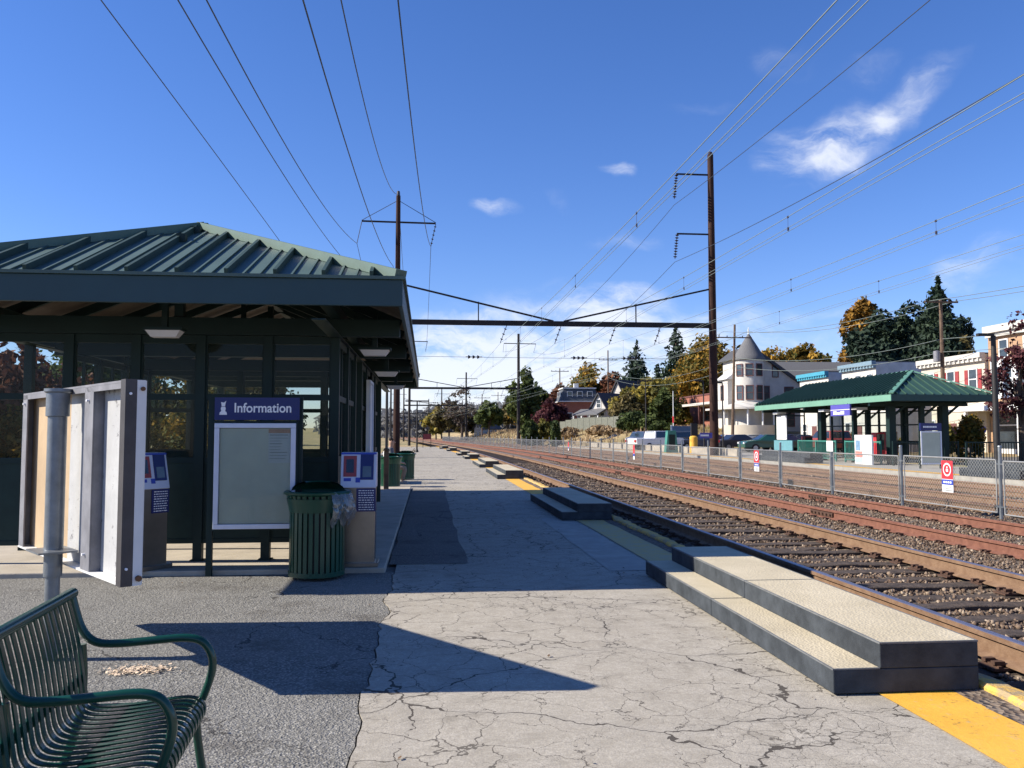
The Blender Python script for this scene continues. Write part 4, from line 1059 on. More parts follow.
# wires
tx = {k: sum(TR[k])/2 for k in TR}
tx = {1: 4.85, 2: 8.5, 3: 12.2, 4: 15.3}
TN = {1: 'the nearest track', 2: 'the second, red railed track', 3: 'the third track beyond the fence', 4: 'the track along the far platform'}
def par(P, Q, sag, n=18):
    P = Vector(P); Q = Vector(Q); return [P.lerp(Q, i/n)+Vector((0, 0, -4*sag*(i/n)*(1-i/n))) for i in range(n+1)]
for k in (1, 2, 3, 4):
    t = thing('trolley_wire', 'overhead trolley wires strung on hangers above '+TN[k], 'overhead wire', (tx[k], 56, 7.6), 'trolley wires over the four tracks')
    ms = MB(); cw = MB(); hg = MB(); ins = MB()
    for a in range(0, 4):
        Y0, Y1 = PRT[a][0], PRT[a+1][0]
        X0 = tx[k]+c_of(Y0); X1 = tx[k]+c_of(Y1)
        pm = par((X0, Y0, 7.55), (X1, Y1, 7.55), .92); ms.tube(pm, .009, 5, False)
        ms.tube(par((X0, Y0, 6.38), (X1, Y1, 6.38), .0), .007, 5, False)
        cw.tube(par((X0+.02, Y0, 6.30), (X1+.02, Y1, 6.30), .0), .007, 5, False)
        nh = 9
        for i in range(nh+1):
            f = (i+.5)/(nh+1)
            if Y0+(Y1-Y0)*f < 17: continue
            z = 7.55-4*.92*f*(1-f); x = X0+(X1-X0)*f; y = Y0+(Y1-Y0)*f
            hg = MB().tube([(x, y, z), (x, y, 6.38)], .0045, 4); hg.box(x-.012, y-.03, z-.03, x+.012, y+.03, z+.02); hg.box(x-.012, y-.03, 6.31, x+.012, y+.03, 6.39); hg.build('hanger', M['insul'], t)
        Yp, xl, xr, zb_ = PRT[a+1]; xx = tx[k]+c_of(Yp)
        if a < 3:
            ins_ = MB(); insul(ins_, (xx+.42, Yp, zb_-.18), (xx+.0, Yp, 7.57), 3, .11); ins_.build('insulator', M['insul'], t)
    ms.build('messenger_wire', M['wire2'], t); cw.build('contact_wire', M['wire2'], t)
for a, lab in ((1, 'nearest cross wire with black insulators under the first portal beam'), (2, 'cross wire with insulators under the second portal beam'), (3, 'far cross wire under the third portal beam')):
    Y, xl, xr, zb_ = PRT[a]
    t = thing('cross_span_wire', lab, 'cross wire', (xl, Y, 6.6), 'cross wires under the portal beams')
    MB().tube(par((xl, Y, 6.65), (xr, Y, 6.65), .06, 8), .012, 5).build('wire', M['wire'], t)
    for f in (.22, .55, .71): 
        x = xl+(xr-xl)*f; i_ = MB()
        for q in range(3): i_.tube([(x+q*.30-.04, Y, 6.62), (x+q*.30+.10, Y, 6.62)], [.13, .07], 8)
        i_.tube([(x-.2, Y, 6.62), (x+.9, Y, 6.62)], .03, 5); i_.build('insulator', M['insul'], t)
# feeder and signal wires that run with the masts; each passes a point above the camera seen at the frame's edge
def feeder(X, z, px, py, lab, drift=0, a1=(0, 0), Yend=None, m_='wire', r=.017):
    # X, z at the first portal; sag such that the wire passes the frame edge where the photo shows it
    v, f, rr, uu = pix_dir(px, py); s = (X-56*drift)/(v.x-drift*v.y); Yc = v.y*s; zc = EYE+v.z*s
    mid = 15.0; hs_ = 41.0; k = (z-zc)/(1-((Yc-mid)/hs_)**2) if abs(Yc-mid) < hs_ else 0
    pts = []
    for i in range(40):
        Y = -20+i*(76/39); pts.append((X+drift*(Y-56), Y, z-k*(1-((Y-mid)/hs_)**2)))
    t = MB(); t.tube(pts, r, 5)
    if Yend:
        Xe, Ye, ze = Yend; t.tube(par((X, 56, z), (Xe, Ye, ze), 2.4), r, 5)
    tag(t.build('feeder_wire', M[m_]), lab, 'overhead wire', 'feeder wires along the line')
feeder(-4.72, 14.05, 206.5, 0, 'wire ending at the left insulator of the nearer portal left mast', Yend=(-5.5, 138, 15.1))
feeder(.12, 13.95, 398, 0, 'wire running to the right insulator of the nearer portal left mast', .0185, Yend=(-.5, 138, 15.1))
feeder(-2.04, 17.4, 341, 0, 'wire running to the top of the nearer portal left mast', Yend=(-3, 138, 18.2))
feeder(-2.35, 12.6, 303, 0, 'wire passing just left of the portal mast behind the roof', Yend=(-3.4, 138, 12.5))
feeder(-5.6, 13.0, 178, 0, 'wire second from the left, dipping behind the green roof slope', Yend=(-6.4, 138, 13))
feeder(-8.6, 12.6, 101, 0, 'leftmost wire, dipping behind the green roof', Yend=(-9.4, 138, 13))
feeder(16.7, 17.2, 930, 0, 'single wire held by the upper insulator of the tall brown mast', Yend=(12.2, 138, 15))
feeder(16.7, 13.25, 1024, 74, 'single wire held by the lower insulator of the tall brown mast', Yend=(17.2, 138, 15))
feeder(18.8, 20.4, 868, 0, 'wire crossing high to the cap of the tall brown mast', Yend=(14.7, 138, 18.2)) if False else None

# ================================================================ FENCE IN THE MIDDLE
FX = 10.72; PL = 3.35; FY0 = 11.74; GZ = -.02
fe = thing('chain_link_fence', 'low galvanised chain link panel fence between the second and third tracks', 'fence', (FX, FY0, 0))
def fpos(i):
    Y = FY0+PL*i; return Vector((FX+c_of(Y), Y, 0))
# panel mesh (local x along the panel)
Lp = PL-.22; zb, zt = .03, 1.02; r = .016
pf = MB().tube([(0, 0, zb), (0, 0, zt), (0, 0, zt)], r, 6).tube([(Lp, 0, zb), (Lp, 0, zt)], r, 6).tube([(0, 0, zt), (Lp, 0, zt)], r*1.1, 6).tube([(0, 0, zb), (Lp, 0, zb)], r*.9, 6)
o = pf.build('panel_frame', M['fence']); pfm = o.data; bpy.data.objects.remove(o)
wm = MB(); Hh = zt-zb; st = .085
x = -Hh
while x < Lp:
    for sgn in (1, -1):
        xa, xb, za, zb2 = (x, x+Hh, zb, zt) if sgn == 1 else (x, x+Hh, zt, zb)
        # clip
        p = Vector((xa, 0, za)); q = Vector((xb, 0, zb2)); d = q-p
        t0 = max(0, (0-xa)/Hh); t1 = min(1, (Lp-xa)/Hh)
        if t1-t0 > .02: wm.tube([p+d*t0, p+d*t1], .0027, 3, False)
    x += st
o = wm.build('chain_mesh', M['mesh']); wmm = o.data; bpy.data.objects.remove(o)
po = MB().tube([(0, 0, -.1), (0, 0, 1.26)], .034, 8).lathe([(.0, .03), (.034, .02), (.04, 0)], (0, 0, 1.26), 8).box(-.10, -.02, .92, .10, .02, .95).box(-.10, -.02, .12, .10, .02, .15)
o = po.build('post', M['galv']); pom = o.data; bpy.data.objects.remove(o)
NP = 58
for i in range(-1, NP):
    a, b = fpos(i), fpos(i+1); ang = math.atan2(b.y-a.y, b.x-a.x)
    def mk(name, me, loc):
        q = bpy.data.objects.new(name, me); COL.objects.link(q); q.parent = fe; q.location = loc-Vector((FX, FY0, 0)); q.rotation_euler = (random.uniform(-.012, .012), 0, ang); return q
    u = (b-a).normalized()
    mk('post', pom, a+Vector((0, 0, GZ+random.uniform(-.02, .04))))
    zo = GZ+random.uniform(-.015, .025)
    f_ = mk('panel_frame', pfm, a+u*.11+Vector((0, 0, zo)))
    q = bpy.data.objects.new('chain_mesh', wmm); COL.objects.link(q); q.parent = f_
# signs wired to the fence
def fence_sign(Y, w, z0, z1, lab, big):
    t = thing('warning_placard', lab, 'sign', (FX-.04, Y, z0), 'red and white placards on the track fence')
    x = FX-.045+c_of(Y)
    MB().box(x-.006, Y-w/2, z0, x, Y+w/2, z1).build('board', M['white'], t)
    h = z1-z0
    MB().box(x-.009, Y-w/2, z0+h*.42, x-.0065, Y+w/2, z1).build('red_field', M['red'], t)
    MB().box(x-.009, Y-w/2, z0+h*.24, x-.0065, Y+w/2, z0+h*.40).build('blue_band', M['blue'], t)
    if big:
        rg = MB(); cz = z0+h*.72
        for i in range(28):
            a = 2*math.pi*i/28; b_ = 2*math.pi*(i+1)/28; R1, R2 = w*.36, w*.28
            rg.add([(x-.0115, Y+R1*math.cos(a), cz+R1*math.sin(a)), (x-.0115, Y+R1*math.cos(b_), cz+R1*math.sin(b_)), (x-.0115, Y+R2*math.cos(b_), cz+R2*math.sin(b_)), (x-.0115, Y+R2*math.cos(a), cz+R2*math.sin(a))], [(0, 1, 2, 3)])
        rg.box(x-.0115, Y-w*.10, cz-w*.12, x-.0095, Y+w*.10, cz+w*.04); rg.tube([(x-.011, Y, cz+w*.12), (x-.0095, Y, cz+w*.12)], w*.06, 10)
        for i in range(4): rg.box(x-.0115, Y-w*.36+i*w*.19, z0+h*.29, x-.0095, Y-w*.36+i*w*.19+w*.13, z0+h*.35)
        rg.build('white_symbol', M['ltr'], t)
        g_ = MB()
        for i in range(3): g_.box(x-.0085, Y-w*.36, z0+h*(.05+.055*i), x-.0065, Y+w*.2, z0+h*(.07+.055*i))
        g_.build('small_print', M['ngray'], t)
fence_sign(16.65, .38, .31, .96, 'large red placard with white ring at the right part of the fence', True)
fence_sign(26.9, .42, .30, .98, 'smaller red, blue and white placard on the fence left of the far shelter', True)
fence_sign(43.5, .34, .2, .95, 'thin white and red placard on the fence below the parked cars', False)
fence_sign(63, .34, .3, .95, 'tiny placard far along the fence', False)
t = thing('fence_notice', 'small blank white notice on top of a fence post before the far shelter', 'sign', (FX, 21.8, 1.1)); 
MB().box(FX-.05, 21.62, 1.05, FX-.038, 21.98, 1.33).build('board', M['white'], t)

# ================================================================ FAR PLATFORM AND SHELTER
FPH = .10; PX = 18.0
mb = MB(); fy = [5] + list(range(10, 110, 4))
for Y in fy: mb.v += [(PX+c_of(Y), Y, -.5), (PX+c_of(Y), Y, FPH), (24.3+c_of(Y)*.6, Y, FPH), (24.3+c_of(Y)*.6, Y, -.5)]
for i in range(len(fy)-1):
    for k in range(3): mb.f.append((i*4+k, i*4+k+1, (i+1)*4+k+1, (i+1)*4+k))
tag(mb.build('far_platform', M['conc']), kind='structure', label='pale far platform under the opposite shelter')
mb = MB()
for Y in fy: mb.v += [(PX+.05+c_of(Y), Y, FPH+.005), (PX+.62+c_of(Y), Y, FPH+.005)]
for i in range(len(fy)-1): mb.f.append((i*2, i*2+1, i*2+3, i*2+2))
tag(mb.build('far_yellow_strip', M['yellow']), kind='structure', label='yellow strip along the far platform edge')
ZF = 3.27; GX0, GX1, GY0, GY1 = 20.3, 25.2, 35.6, 51.3
fs = thing('platform_shelter', 'far open shelter with long green hipped roof and green fascia painted sunlit pale', 'shelter', (22.5, 43, FPH))
ax = (GX0+GX1)/2; hw = (GX1-GX0)/2; rz = 1.18
v0, v1, v2, v3 = Vector((GX0, GY0, ZF)), Vector((GX1, GY0, ZF)), Vector((GX1, GY1, ZF)), Vector((GX0, GY1, ZF)); e0 = Vector((ax, GY0+hw*1.0, ZF+rz)); e1 = Vector((ax, GY1-3.6, ZF+rz-.12))
rf = MB(); vs = [v0, v1, v2, v3, e0, e1]; rf.add(vs+[q-Vector((0, 0, .06)) for q in vs], [(0, 1, 4), (1, 2, 5, 4), (2, 3, 5), (3, 0, 4, 5), (0, 1, 7, 6), (1, 2, 8, 7), (2, 3, 9, 8), (3, 0, 6, 9), (6, 7, 8, 9)])
froof = rf.build('roof', M['froof'], fs)
def sc(s, L, run, sl_): return sl_*min(1, min(s, L-s)/run)
for b0, bd, uu, L, run, sl_ in ((v0, Vector((0, 1, 0)), (e0-Vector((GX0, e0.y, ZF))).normalized(), GY1-GY0, 2.4, math.hypot(hw, rz)), (v0, Vector((1, 0, 0)), (e0-Vector((ax, GY0, ZF))).normalized(), GX1-GX0, hw, math.hypot(hw, rz))):
    s = .3; m_ = MB()
    while s < L-.1:
        l_ = sc(s, L, run, sl_)*(.97)
        if l_ > .1:
            nn = bd.cross(uu); nn = nn if nn.z > 0 else -nn; hh_ = .15 if bd.y > .5 else .06
            p = b0+bd*s+nn*(hh_/2-.005); w_ = bd*.02; q = p+uu*l_
            m_.add([p-w_-nn*hh_/2, p+w_-nn*hh_/2, p+w_+nn*hh_/2, p-w_+nn*hh_/2, q-w_-nn*hh_/2, q+w_-nn*hh_/2, q+w_+nn*hh_/2, q-w_+nn*hh_/2], [(0, 1, 2, 3), (4, 5, 6, 7), (0, 1, 5, 4), (1, 2, 6, 5), (2, 3, 7, 6), (3, 0, 4, 7)])
        s += .42
    m_.build('roof_seams', M['froof'], froof)
cp = MB()
for p, q in ((v0, e0), (v1, e0), (v2, e1), (v3, e1), (e0, e1)): cp.beam(p+Vector((0, 0, .06)), q+Vector((0, 0, .06)), .20, .06)
cp.build('ridge_cap', mat('pale_ridge_cap', (.10, .23, .17), .45), froof)
MB().box(GX0-.02, GY0-.01, ZF-.29, GX0+.02, GY1, ZF-.01).build('fascia', M['fgreen'], fs)
MB().box(GX0+.021, GY0-.02, ZF-.29, GX1, GY0+.02, ZF-.01).box(GX1-.02, GY0+.021, ZF-.29, GX1+.02, GY1, ZF-.01).build('fascia', M['fgreen2'], fs)
m_ = MB()
for Y in (37.6, 41, 44.5, 48, 50.2): m_.box(GX0+.05, Y-.09, ZF-.45, GX1-.05, Y+.09, ZF-.30)
m_.box(21.3, GY0+.1, ZF-.29, 21.5, GY1-.1, ZF-.1).box(23.9, GY0+.1, ZF-.29, 24.1, GY1-.1, ZF-.1); m_.build('roof_beam', M['green'], fs)
for X, Y, w_ in ((21.4, 37.6, .16), (24.0, 37.6, .15), (21.4, 41, .10), (21.4, 44.5, .15), (21.4, 50.2, .15), (24, 41, .10), (24, 44.5, .12), (24, 50.2, .12), (22.9, 37.6, .10)):
    c_ = MB().box(X-w_, Y-w_, FPH, X+w_, Y+w_, ZF-.45); c_.box(X-w_-.04, Y-w_-.04, FPH, X+w_+.04, Y+w_+.04, FPH+.05); c_.beam((X, Y, ZF-1.0), (X+.75*(1 if X < 23 else 1), Y, ZF-.4), .09); c_.build('column', M['green'], fs)
# glazed screen at the back and middle
m_ = MB(); gl = MB(); pn = MB()
for X, ya, yb in ((24.0, 38, 50),):
    n_ = int((yb-ya)/1.3)
    for i in range(n_+1): y = ya+(yb-ya)*i/n_; m_.box(X-.05, y-.045, FPH+.1, X+.05, y+.045, ZF-.45)
    for z in (1.0, 1.95, 2.62): m_.box(X-.04, ya, z, X+.04, yb, z+.07)
    gl.box(X-.004, ya, 1.08, X+.004, yb, 2.62)
m_.build('window_frame', M['green'], fs); gl.build('glass', M['glass'], fs)
MB().box(20.91, 47.3, FPH+.1, 20.97, 49.9, 1.15).build('infill_panel', mat('pale_teal_panel', (.11, .26, .30), .5), fs)
m_ = MB().box(21.0, 49.9, 1.2, 21.06, 49.97, 2.9).box(22.84, 49.9, 1.2, 22.9, 49.97, 2.9).box(21.06, 49.9, 2.6, 22.84, 49.97, 2.68); m_.build('window_frame', M['green'], fs)
t = thing('wall_poster', 'bright blank white poster on the left end wall of the far shelter', 'poster', (21.7, 49.8, 1.3)); MB().box(20.86, 47.95, 1.2, 20.90, 49.35, 2.62).build('sheet', M['white'], t)
# its lamps
for X, Y, lab in ((20.9, 49.0, 'white lamp at the left end under the far shelter roof'), (20.9, 43.0, 'middle white lamp partly behind the violet hanging sign'), (20.9, 39.6, 'white lamp under the far roof, right of the violet sign')):
    t = thing('roof_lamp', lab, 'light fixture', (X, Y, 2.7), 'white lamps under the far shelter roof'); MB().box(X-.28, Y-.32, 2.70, X+.28, Y+.32, 2.82).build('lens', M['white'], t); MB().box(X-.03, Y-.03, 2.82, X+.03, Y+.03, 3.05).build('stem', M['green'], t)
# hanging station sign
t = thing('hanging_sign', 'violet station name sign hanging from the sunlit pale green fascia of the far roof', 'sign', (20.25, 40, 2.6))
sg = MB().box(20.16, 39.05, 2.42, 20.24, 41.0, 2.97); sg.build('board', M['purple'], t)
MB().box(20.155, 39.05, 2.70, 20.159, 41.0, 2.725).build('stripe', M['ltr'], t)
l_ = MB(); y = 40.7
random.seed(3)
for i in range(9):
    wd = random.uniform(.07, .13); l_.box(20.152, y-wd, 2.48, 20.159, y, 2.48+random.choice([.12, .12, .17])); y -= wd+.035
l_.build('lettering', M['ltr'], t)
hk = MB().box(20.19, 39.3, 2.97, 20.21, 39.32, 3.0).box(20.19, 40.7, 2.97, 20.21, 40.72, 3.0); hk.build('hanger', M['green'], t)
# railings
def railing(x0_, y0_, x1_, y1_, lab, m_rail, h=1.08, sp=.13, z0=FPH):
    t = thing('railing', lab, 'railing', (x0_, y0_, z0), 'teal railings of the far shelter')
    p = Vector((x0_, y0_, 0)); q = Vector((x1_, y1_, 0)); d = q-p; L = d.length; u = d.normalized(); n_ = Vector((-u.y, u.x, 0))
    MB().obox(p, u, n_, 0, L, -.03, .03, z0+h-.06, z0+h).obox(p, u, n_, 0, L, -.02, .02, z0+.12, z0+.16).build('top_rail', m_rail, t)
    k = MB(); s = .05
    while s < L: k.obox(p, u, n_, s-.012, s+.012, -.012, .012, z0+.16, z0+h-.06); s += sp
    k.build('balusters', m_rail, t)
    for s in ([0, L] if L < 3 else [0, L/2, L]): MB().obox(p, u, n_, s-.035, s+.035, -.035, .035, z0, z0+h+.02).build('post', m_rail, t)
railing(21.1, 46.9, 21.1, 42.4, 'teal railing behind the white advertising panel at the far shelter', M['frail'])
railing(21.1, 41.4, 21.1, 38.0, 'teal railing right of the white advertising panel at the far shelter', M['frail'])
railing(23.6, 35.4, 26.6, 35.4, 'teal railing right of the far information case', M['green'])
railing(20.9, 36.6, 23.4, 36.6, 'dark railing behind the far information case', M['green'])
railing(24.6, 37.5, 24.6, 50.0, 'long dark railing along the back of the far shelter', M['green'])
# information case of the far shelter
p = atD(931.5, 456, 35.0); YC = p.y; xc = p.x
t = thing('information_board', 'grey display case under a navy sign between the far shelter columns', 'information board', (xc, YC, FPH))
MB().box(xc-.42, YC, .30, xc+.42, YC+.06, 1.62).build('display_panel', M['caseback'], t)
MB().box(xc-.45, YC-.03, .27, xc+.45, YC-.001, .33).box(xc-.45, YC-.03, 1.58, xc+.45, YC-.001, 1.64).box(xc-.45, YC-.03, .331, xc-.40, YC-.001, 1.579).box(xc+.40, YC-.03, .331, xc+.45, YC-.001, 1.579).build('case_frame', M['frame'], t)
MB().box(xc-.46, YC-.02, 1.66, xc+.46, YC+.05, 1.97).build('header_sign', M['navy'], t); 
for x in (xc-.44, xc+.44): MB().box(x-.03, YC+.061, FPH, x+.03, YC+.12, 1.97).build('post', M['green'], t)
l_ = MB(); x = xc-.34
for i in range(11): wd = random.uniform(.025, .06); l_.box(x, YC-.026, 1.78, x+wd, YC-.021, 1.85); x += wd+.012
l_.build('lettering', M['ltr'], t)
# advertising panel, news boxes
xa, ya = 19.7, 39.6
t = thing('advertising_panel', 'tall white panel with blue and red picture standing at the far platform edge', 'advertising panel', (xa, ya, FPH))
pA = atD(855, 461, 41); pB = atD(872, 461, 39)
dA = Vector((pA.x, pA.y, 0)); dB = Vector((pB.x, pB.y, 0)); U2 = (dB-dA).normalized(); L2 = (dB-dA).length; N2 = Vector((U2.y, -U2.x, 0)); N2 = N2 if N2.dot(-dA) > 0 else -N2
t['_org'] = (dA.x, dA.y, FPH); t.location = (dA.x, dA.y, FPH)
MB().obox(dA, U2, N2, 0, L2, -.08, .0, FPH, 1.48).build('board', M['white'], t)
MB().obox(dA, U2, N2, L2*.08, L2*.34, .001, .006, .75, 1.22).build('blue_print', mat('pale_blue_print', (.16, .27, .40), .5, var=.3), t)
MB().obox(dA, U2, N2, L2*.04, L2*.46, .001, .006, .42, .70).build('red_print', mat('pink_red_print', (.60, .22, .18), .5, var=.3), t)
MB().obox(dA, U2, N2, L2*.04, L2*.46, .001, .005, .16, .40).build('pale_print', mat('light_blue_print', (.42, .55, .65), .5, var=.2), t)
def newsbox(px, d, m_, lab, h=1.15, w=.24):
    x, y = gx(px, d); t = thing('newspaper_box', lab, 'newspaper box', (x, y, FPH), 'newspaper boxes at the far shelter')
    MB().box(x-w, y-w, FPH+.38, x+w, y+w, FPH+h).build('cabinet', m_, t, bevel=.02); MB().box(x-w+.04, y-w-.012, FPH+.62, x+w-.04, y-w-.001, FPH+h-.08).build('window', M['wincl'], t)
    for q, s in ((-1, -1), (1, -1), (-1, 1), (1, 1)): MB().box(x+q*(w-.03)-.02, y+s*(w-.03)-.02, FPH, x+q*(w-.03)+.02, y+s*(w-.03)+.02, FPH+.379).build('leg', M['black'], t)
newsbox(878, 43.5, M['red'], 'bright red newspaper box right of the white advertising panel', 1.5)
newsbox(889, 44.5, M['dred'], 'dark red newspaper box right of the bright red one', 1.55, .30)
newsbox(807, 51, M['dred'], 'dark red box inside the left half of the far shelter', 1.3)
# far platform step units (dark) and concrete planter
for Y0, Y1, lab in ((39.5, 45.5, 'long dark boarding platform at the far platform edge below the white panel'), (24.5, 27.5, 'dark boarding platform at the far platform edge, rightmost')):
    t = thing('boarding_platform', lab, 'platform step', (PX+.1, Y0, FPH), 'dark boarding platforms on the far side'); MB().box(PX+.05, Y0, FPH+.006, PX+1.0, Y1, FPH+.28).build('deck_body', M['stepside'], t, bevel=.01); MB().box(PX+.35, Y0+.03, FPH+.282, PX+.97, Y1-.03, FPH+.55).build('upper_step', M['stepside'], t)
# black lamp mast at the right, and other lamp posts
def lamp_post(px, d, h, lab, arm=1, w=.07, ground=None, armlen=.75, m_='black', both=False):
    x, y = gx(px, d); z = H(x, y) if ground is None else ground
    t = thing('street_lamp', lab, 'street lamp', (x, y, z), 'slim black lamp posts')
    MB().tube([(x, y, z-.1), (x, y, z+h)], [w*1.15, w*.8], 10).lathe([(0, 0), (w*2, 0), (w*2, .08), (w*1.2, .25), (0, .26)], (x, y, z), 12).build('pole', M[m_], t, True)
    for s in ((-1, 1) if both else (arm,)):
        MB().box(x+min(0, s*armlen), y-.09, z+h-.02, x+max(0, s*armlen), y+.09, z+h+.09).build('lamp_head', M[m_], t, bevel=.01)
    return t
lamp_post(996.5, 35.5, 5.55, 'black lamp post with flat head at the right, beside the purple leaved tree', -1, .125, FPH, .72)
lamp_post(417, 72, 4.3, 'small black two armed lamp post down the near platform', 1, .07, 0, 1.0, both=True)
lamp_post(386.6, 42, 6, 'black lamp post just past the near shelter, its head hidden by the roof', 1, .07, 0)
lamp_post(390.6, 60, 6.2, 'farther black lamp post left of the portal mast beyond the near shelter', 1, .07, 0)
lamp_post(723, 62, 5.2, 'lamp post standing in front of the turreted house', -1, .055)
lamp_post(704, 70, 5.8, 'slim lamp post in front of the brick building, left of the brown mast', -1, .055)
lamp_post(646, 82, 6.6, 'lamp post with paired head in front of the yellow autumn tree', 1, .06, both=True)
lamp_post(583, 120, 8, 'thin dark lamp post among the bushes left of the cars', 1, .06) if False else None
# brown leaning two-legged board at platform end
x, y = gx(427, 97); t = thing('platform_end_sign', 'small dark red board on two legs at the end of the near platform', 'sign', (x, y, 0))
MB().box(x-.42, y-.03, .95, x+.42, y+.03, 1.55).build('board', M['dred'], t)
for s in (-.45, .45): MB().box(x+s-.03, y-.03, -.1, x+s+.03, y+.03, 1.6).build('leg', M['black'], t)

# ---------------------------------------------------------------- utility poles
def upole(px, d, top_py, lab, arms, base_z=None, lean=0, r=.15, m_='wood'):
    x, y = gx(px, d); z = H(x, y) if base_z is None else base_z; zt = zat(top_py, d); x2 = x+lean
    t = thing('utility_pole', lab, 'utility pole', (x, y, z), 'wooden utility poles')
    MB().tube([(x, y, z-.4), (x2, y, zt)], [r, r*.65], 8).build('shaft', M[m_], t, True)
    for dz, L in arms:
        f = (zt-dz-z)/(zt-z); xm = x+lean*f
        MB().beam((xm-L, y-.1, zt-dz), (xm+L, y-.1, zt-dz+.0), .11).build('crossarm', M[m_], t)
        k = MB()
        for s in (-.92, -.45, .45, .92): k.lathe([(.0, .0), (.05, .02), (.06, .1), (0, .16)], (xm+L*s, y-.1, zt-dz+.06), 6)
        k.build('insulator', M['insul'], t)
    return Vector((x2, y, zt))
q1 = upole(732, 84, 324, 'leaning wooden utility pole in front of the turreted house', [(1.3, 1.75)], lean=.45, r=.17)
q2 = upole(944.5, 58, 299, 'light brown utility pole rising behind the far shelter roof', [(.15, 1.2)], base_z=.05, r=.17)
MB_ = MB().lathe([(0, 0), (.22, .02), (.22, .75), (0, .8)], (q2.x-.45, q2.y-.1, q2.z-4.3), 12); 
tag(MB_.build('pole_transformer', M['galvd'], smooth=True), 'grey cylindrical transformer hanging on the light brown utility pole', 'transformer')
q3 = upole(608.5, 140, 350, 'tall utility pole with two crossarms before the white gabled houses', [(1.6, 1.6), (5.0, 1.6)])
q4 = upole(560, 160, 368, 'utility pole with one crossarm left of the mansard house', [(.6, 1.7)])
q5 = upole(526, 175, 384, 'plain utility pole beside the ivy covered tree', [(.6, 1.2)])
q6 = upole(482, 215, 394, 'small distant utility pole left of the round tree', [(1, 2)])
q7 = upole(498, 250, 392, 'small distant utility pole behind the round tree', [(1, 2)])
def sline(P, Q, sag, lab): tag(MB().tube(par(P, Q, sag, 12), .02, 4).build('service_line', M['wire2']), lab, 'overhead wire', 'service lines between the wooden poles')
for i, (dx, dz) in enumerate(((-.9, -.1), (.9, -.1), (0, -2.7), (0, -3.6))):
    lab = ['highest left', 'highest right', 'lower', 'lowest'][i]
    sline(q2+Vector((dx, -.1, dz)), q1+Vector((dx*1.3, -.1, dz-.6)), .8, lab+' service line between the light brown pole and the leaning pole')
    sline(q2+Vector((dx, -.1, dz)), (38+dx, 12, q2.z+dz+.3), .8, lab+' service line running right from the light brown pole')
    sline(q1+Vector((dx*1.3, -.1, dz-.6)), q3+Vector((dx, 0, dz-.9)), 1.6, lab+' service line between the leaning pole and the two armed pole')
    if i < 3: sline(q3+Vector((dx, 0, dz-.9)), q4+Vector((dx, 0, dz+.3)), .6, lab+' service line between the two armed pole and the mansard house pole')

# ================================================================ PARKING LOT
t = sheet(0, 1, 0, [0, 1])
mb = MB().box(22.5, 52, .02, 41, 93, .09) ; tag(mb.build('parking_lot', M['asph2']), kind='structure', label='asphalt parking lot beyond the far tracks')
mb = MB().box(30.5, 10, .02, 38.6, 51.9, .08); tag(mb.build('street', M['asph2']), kind='structure', label='street in front of the row houses')
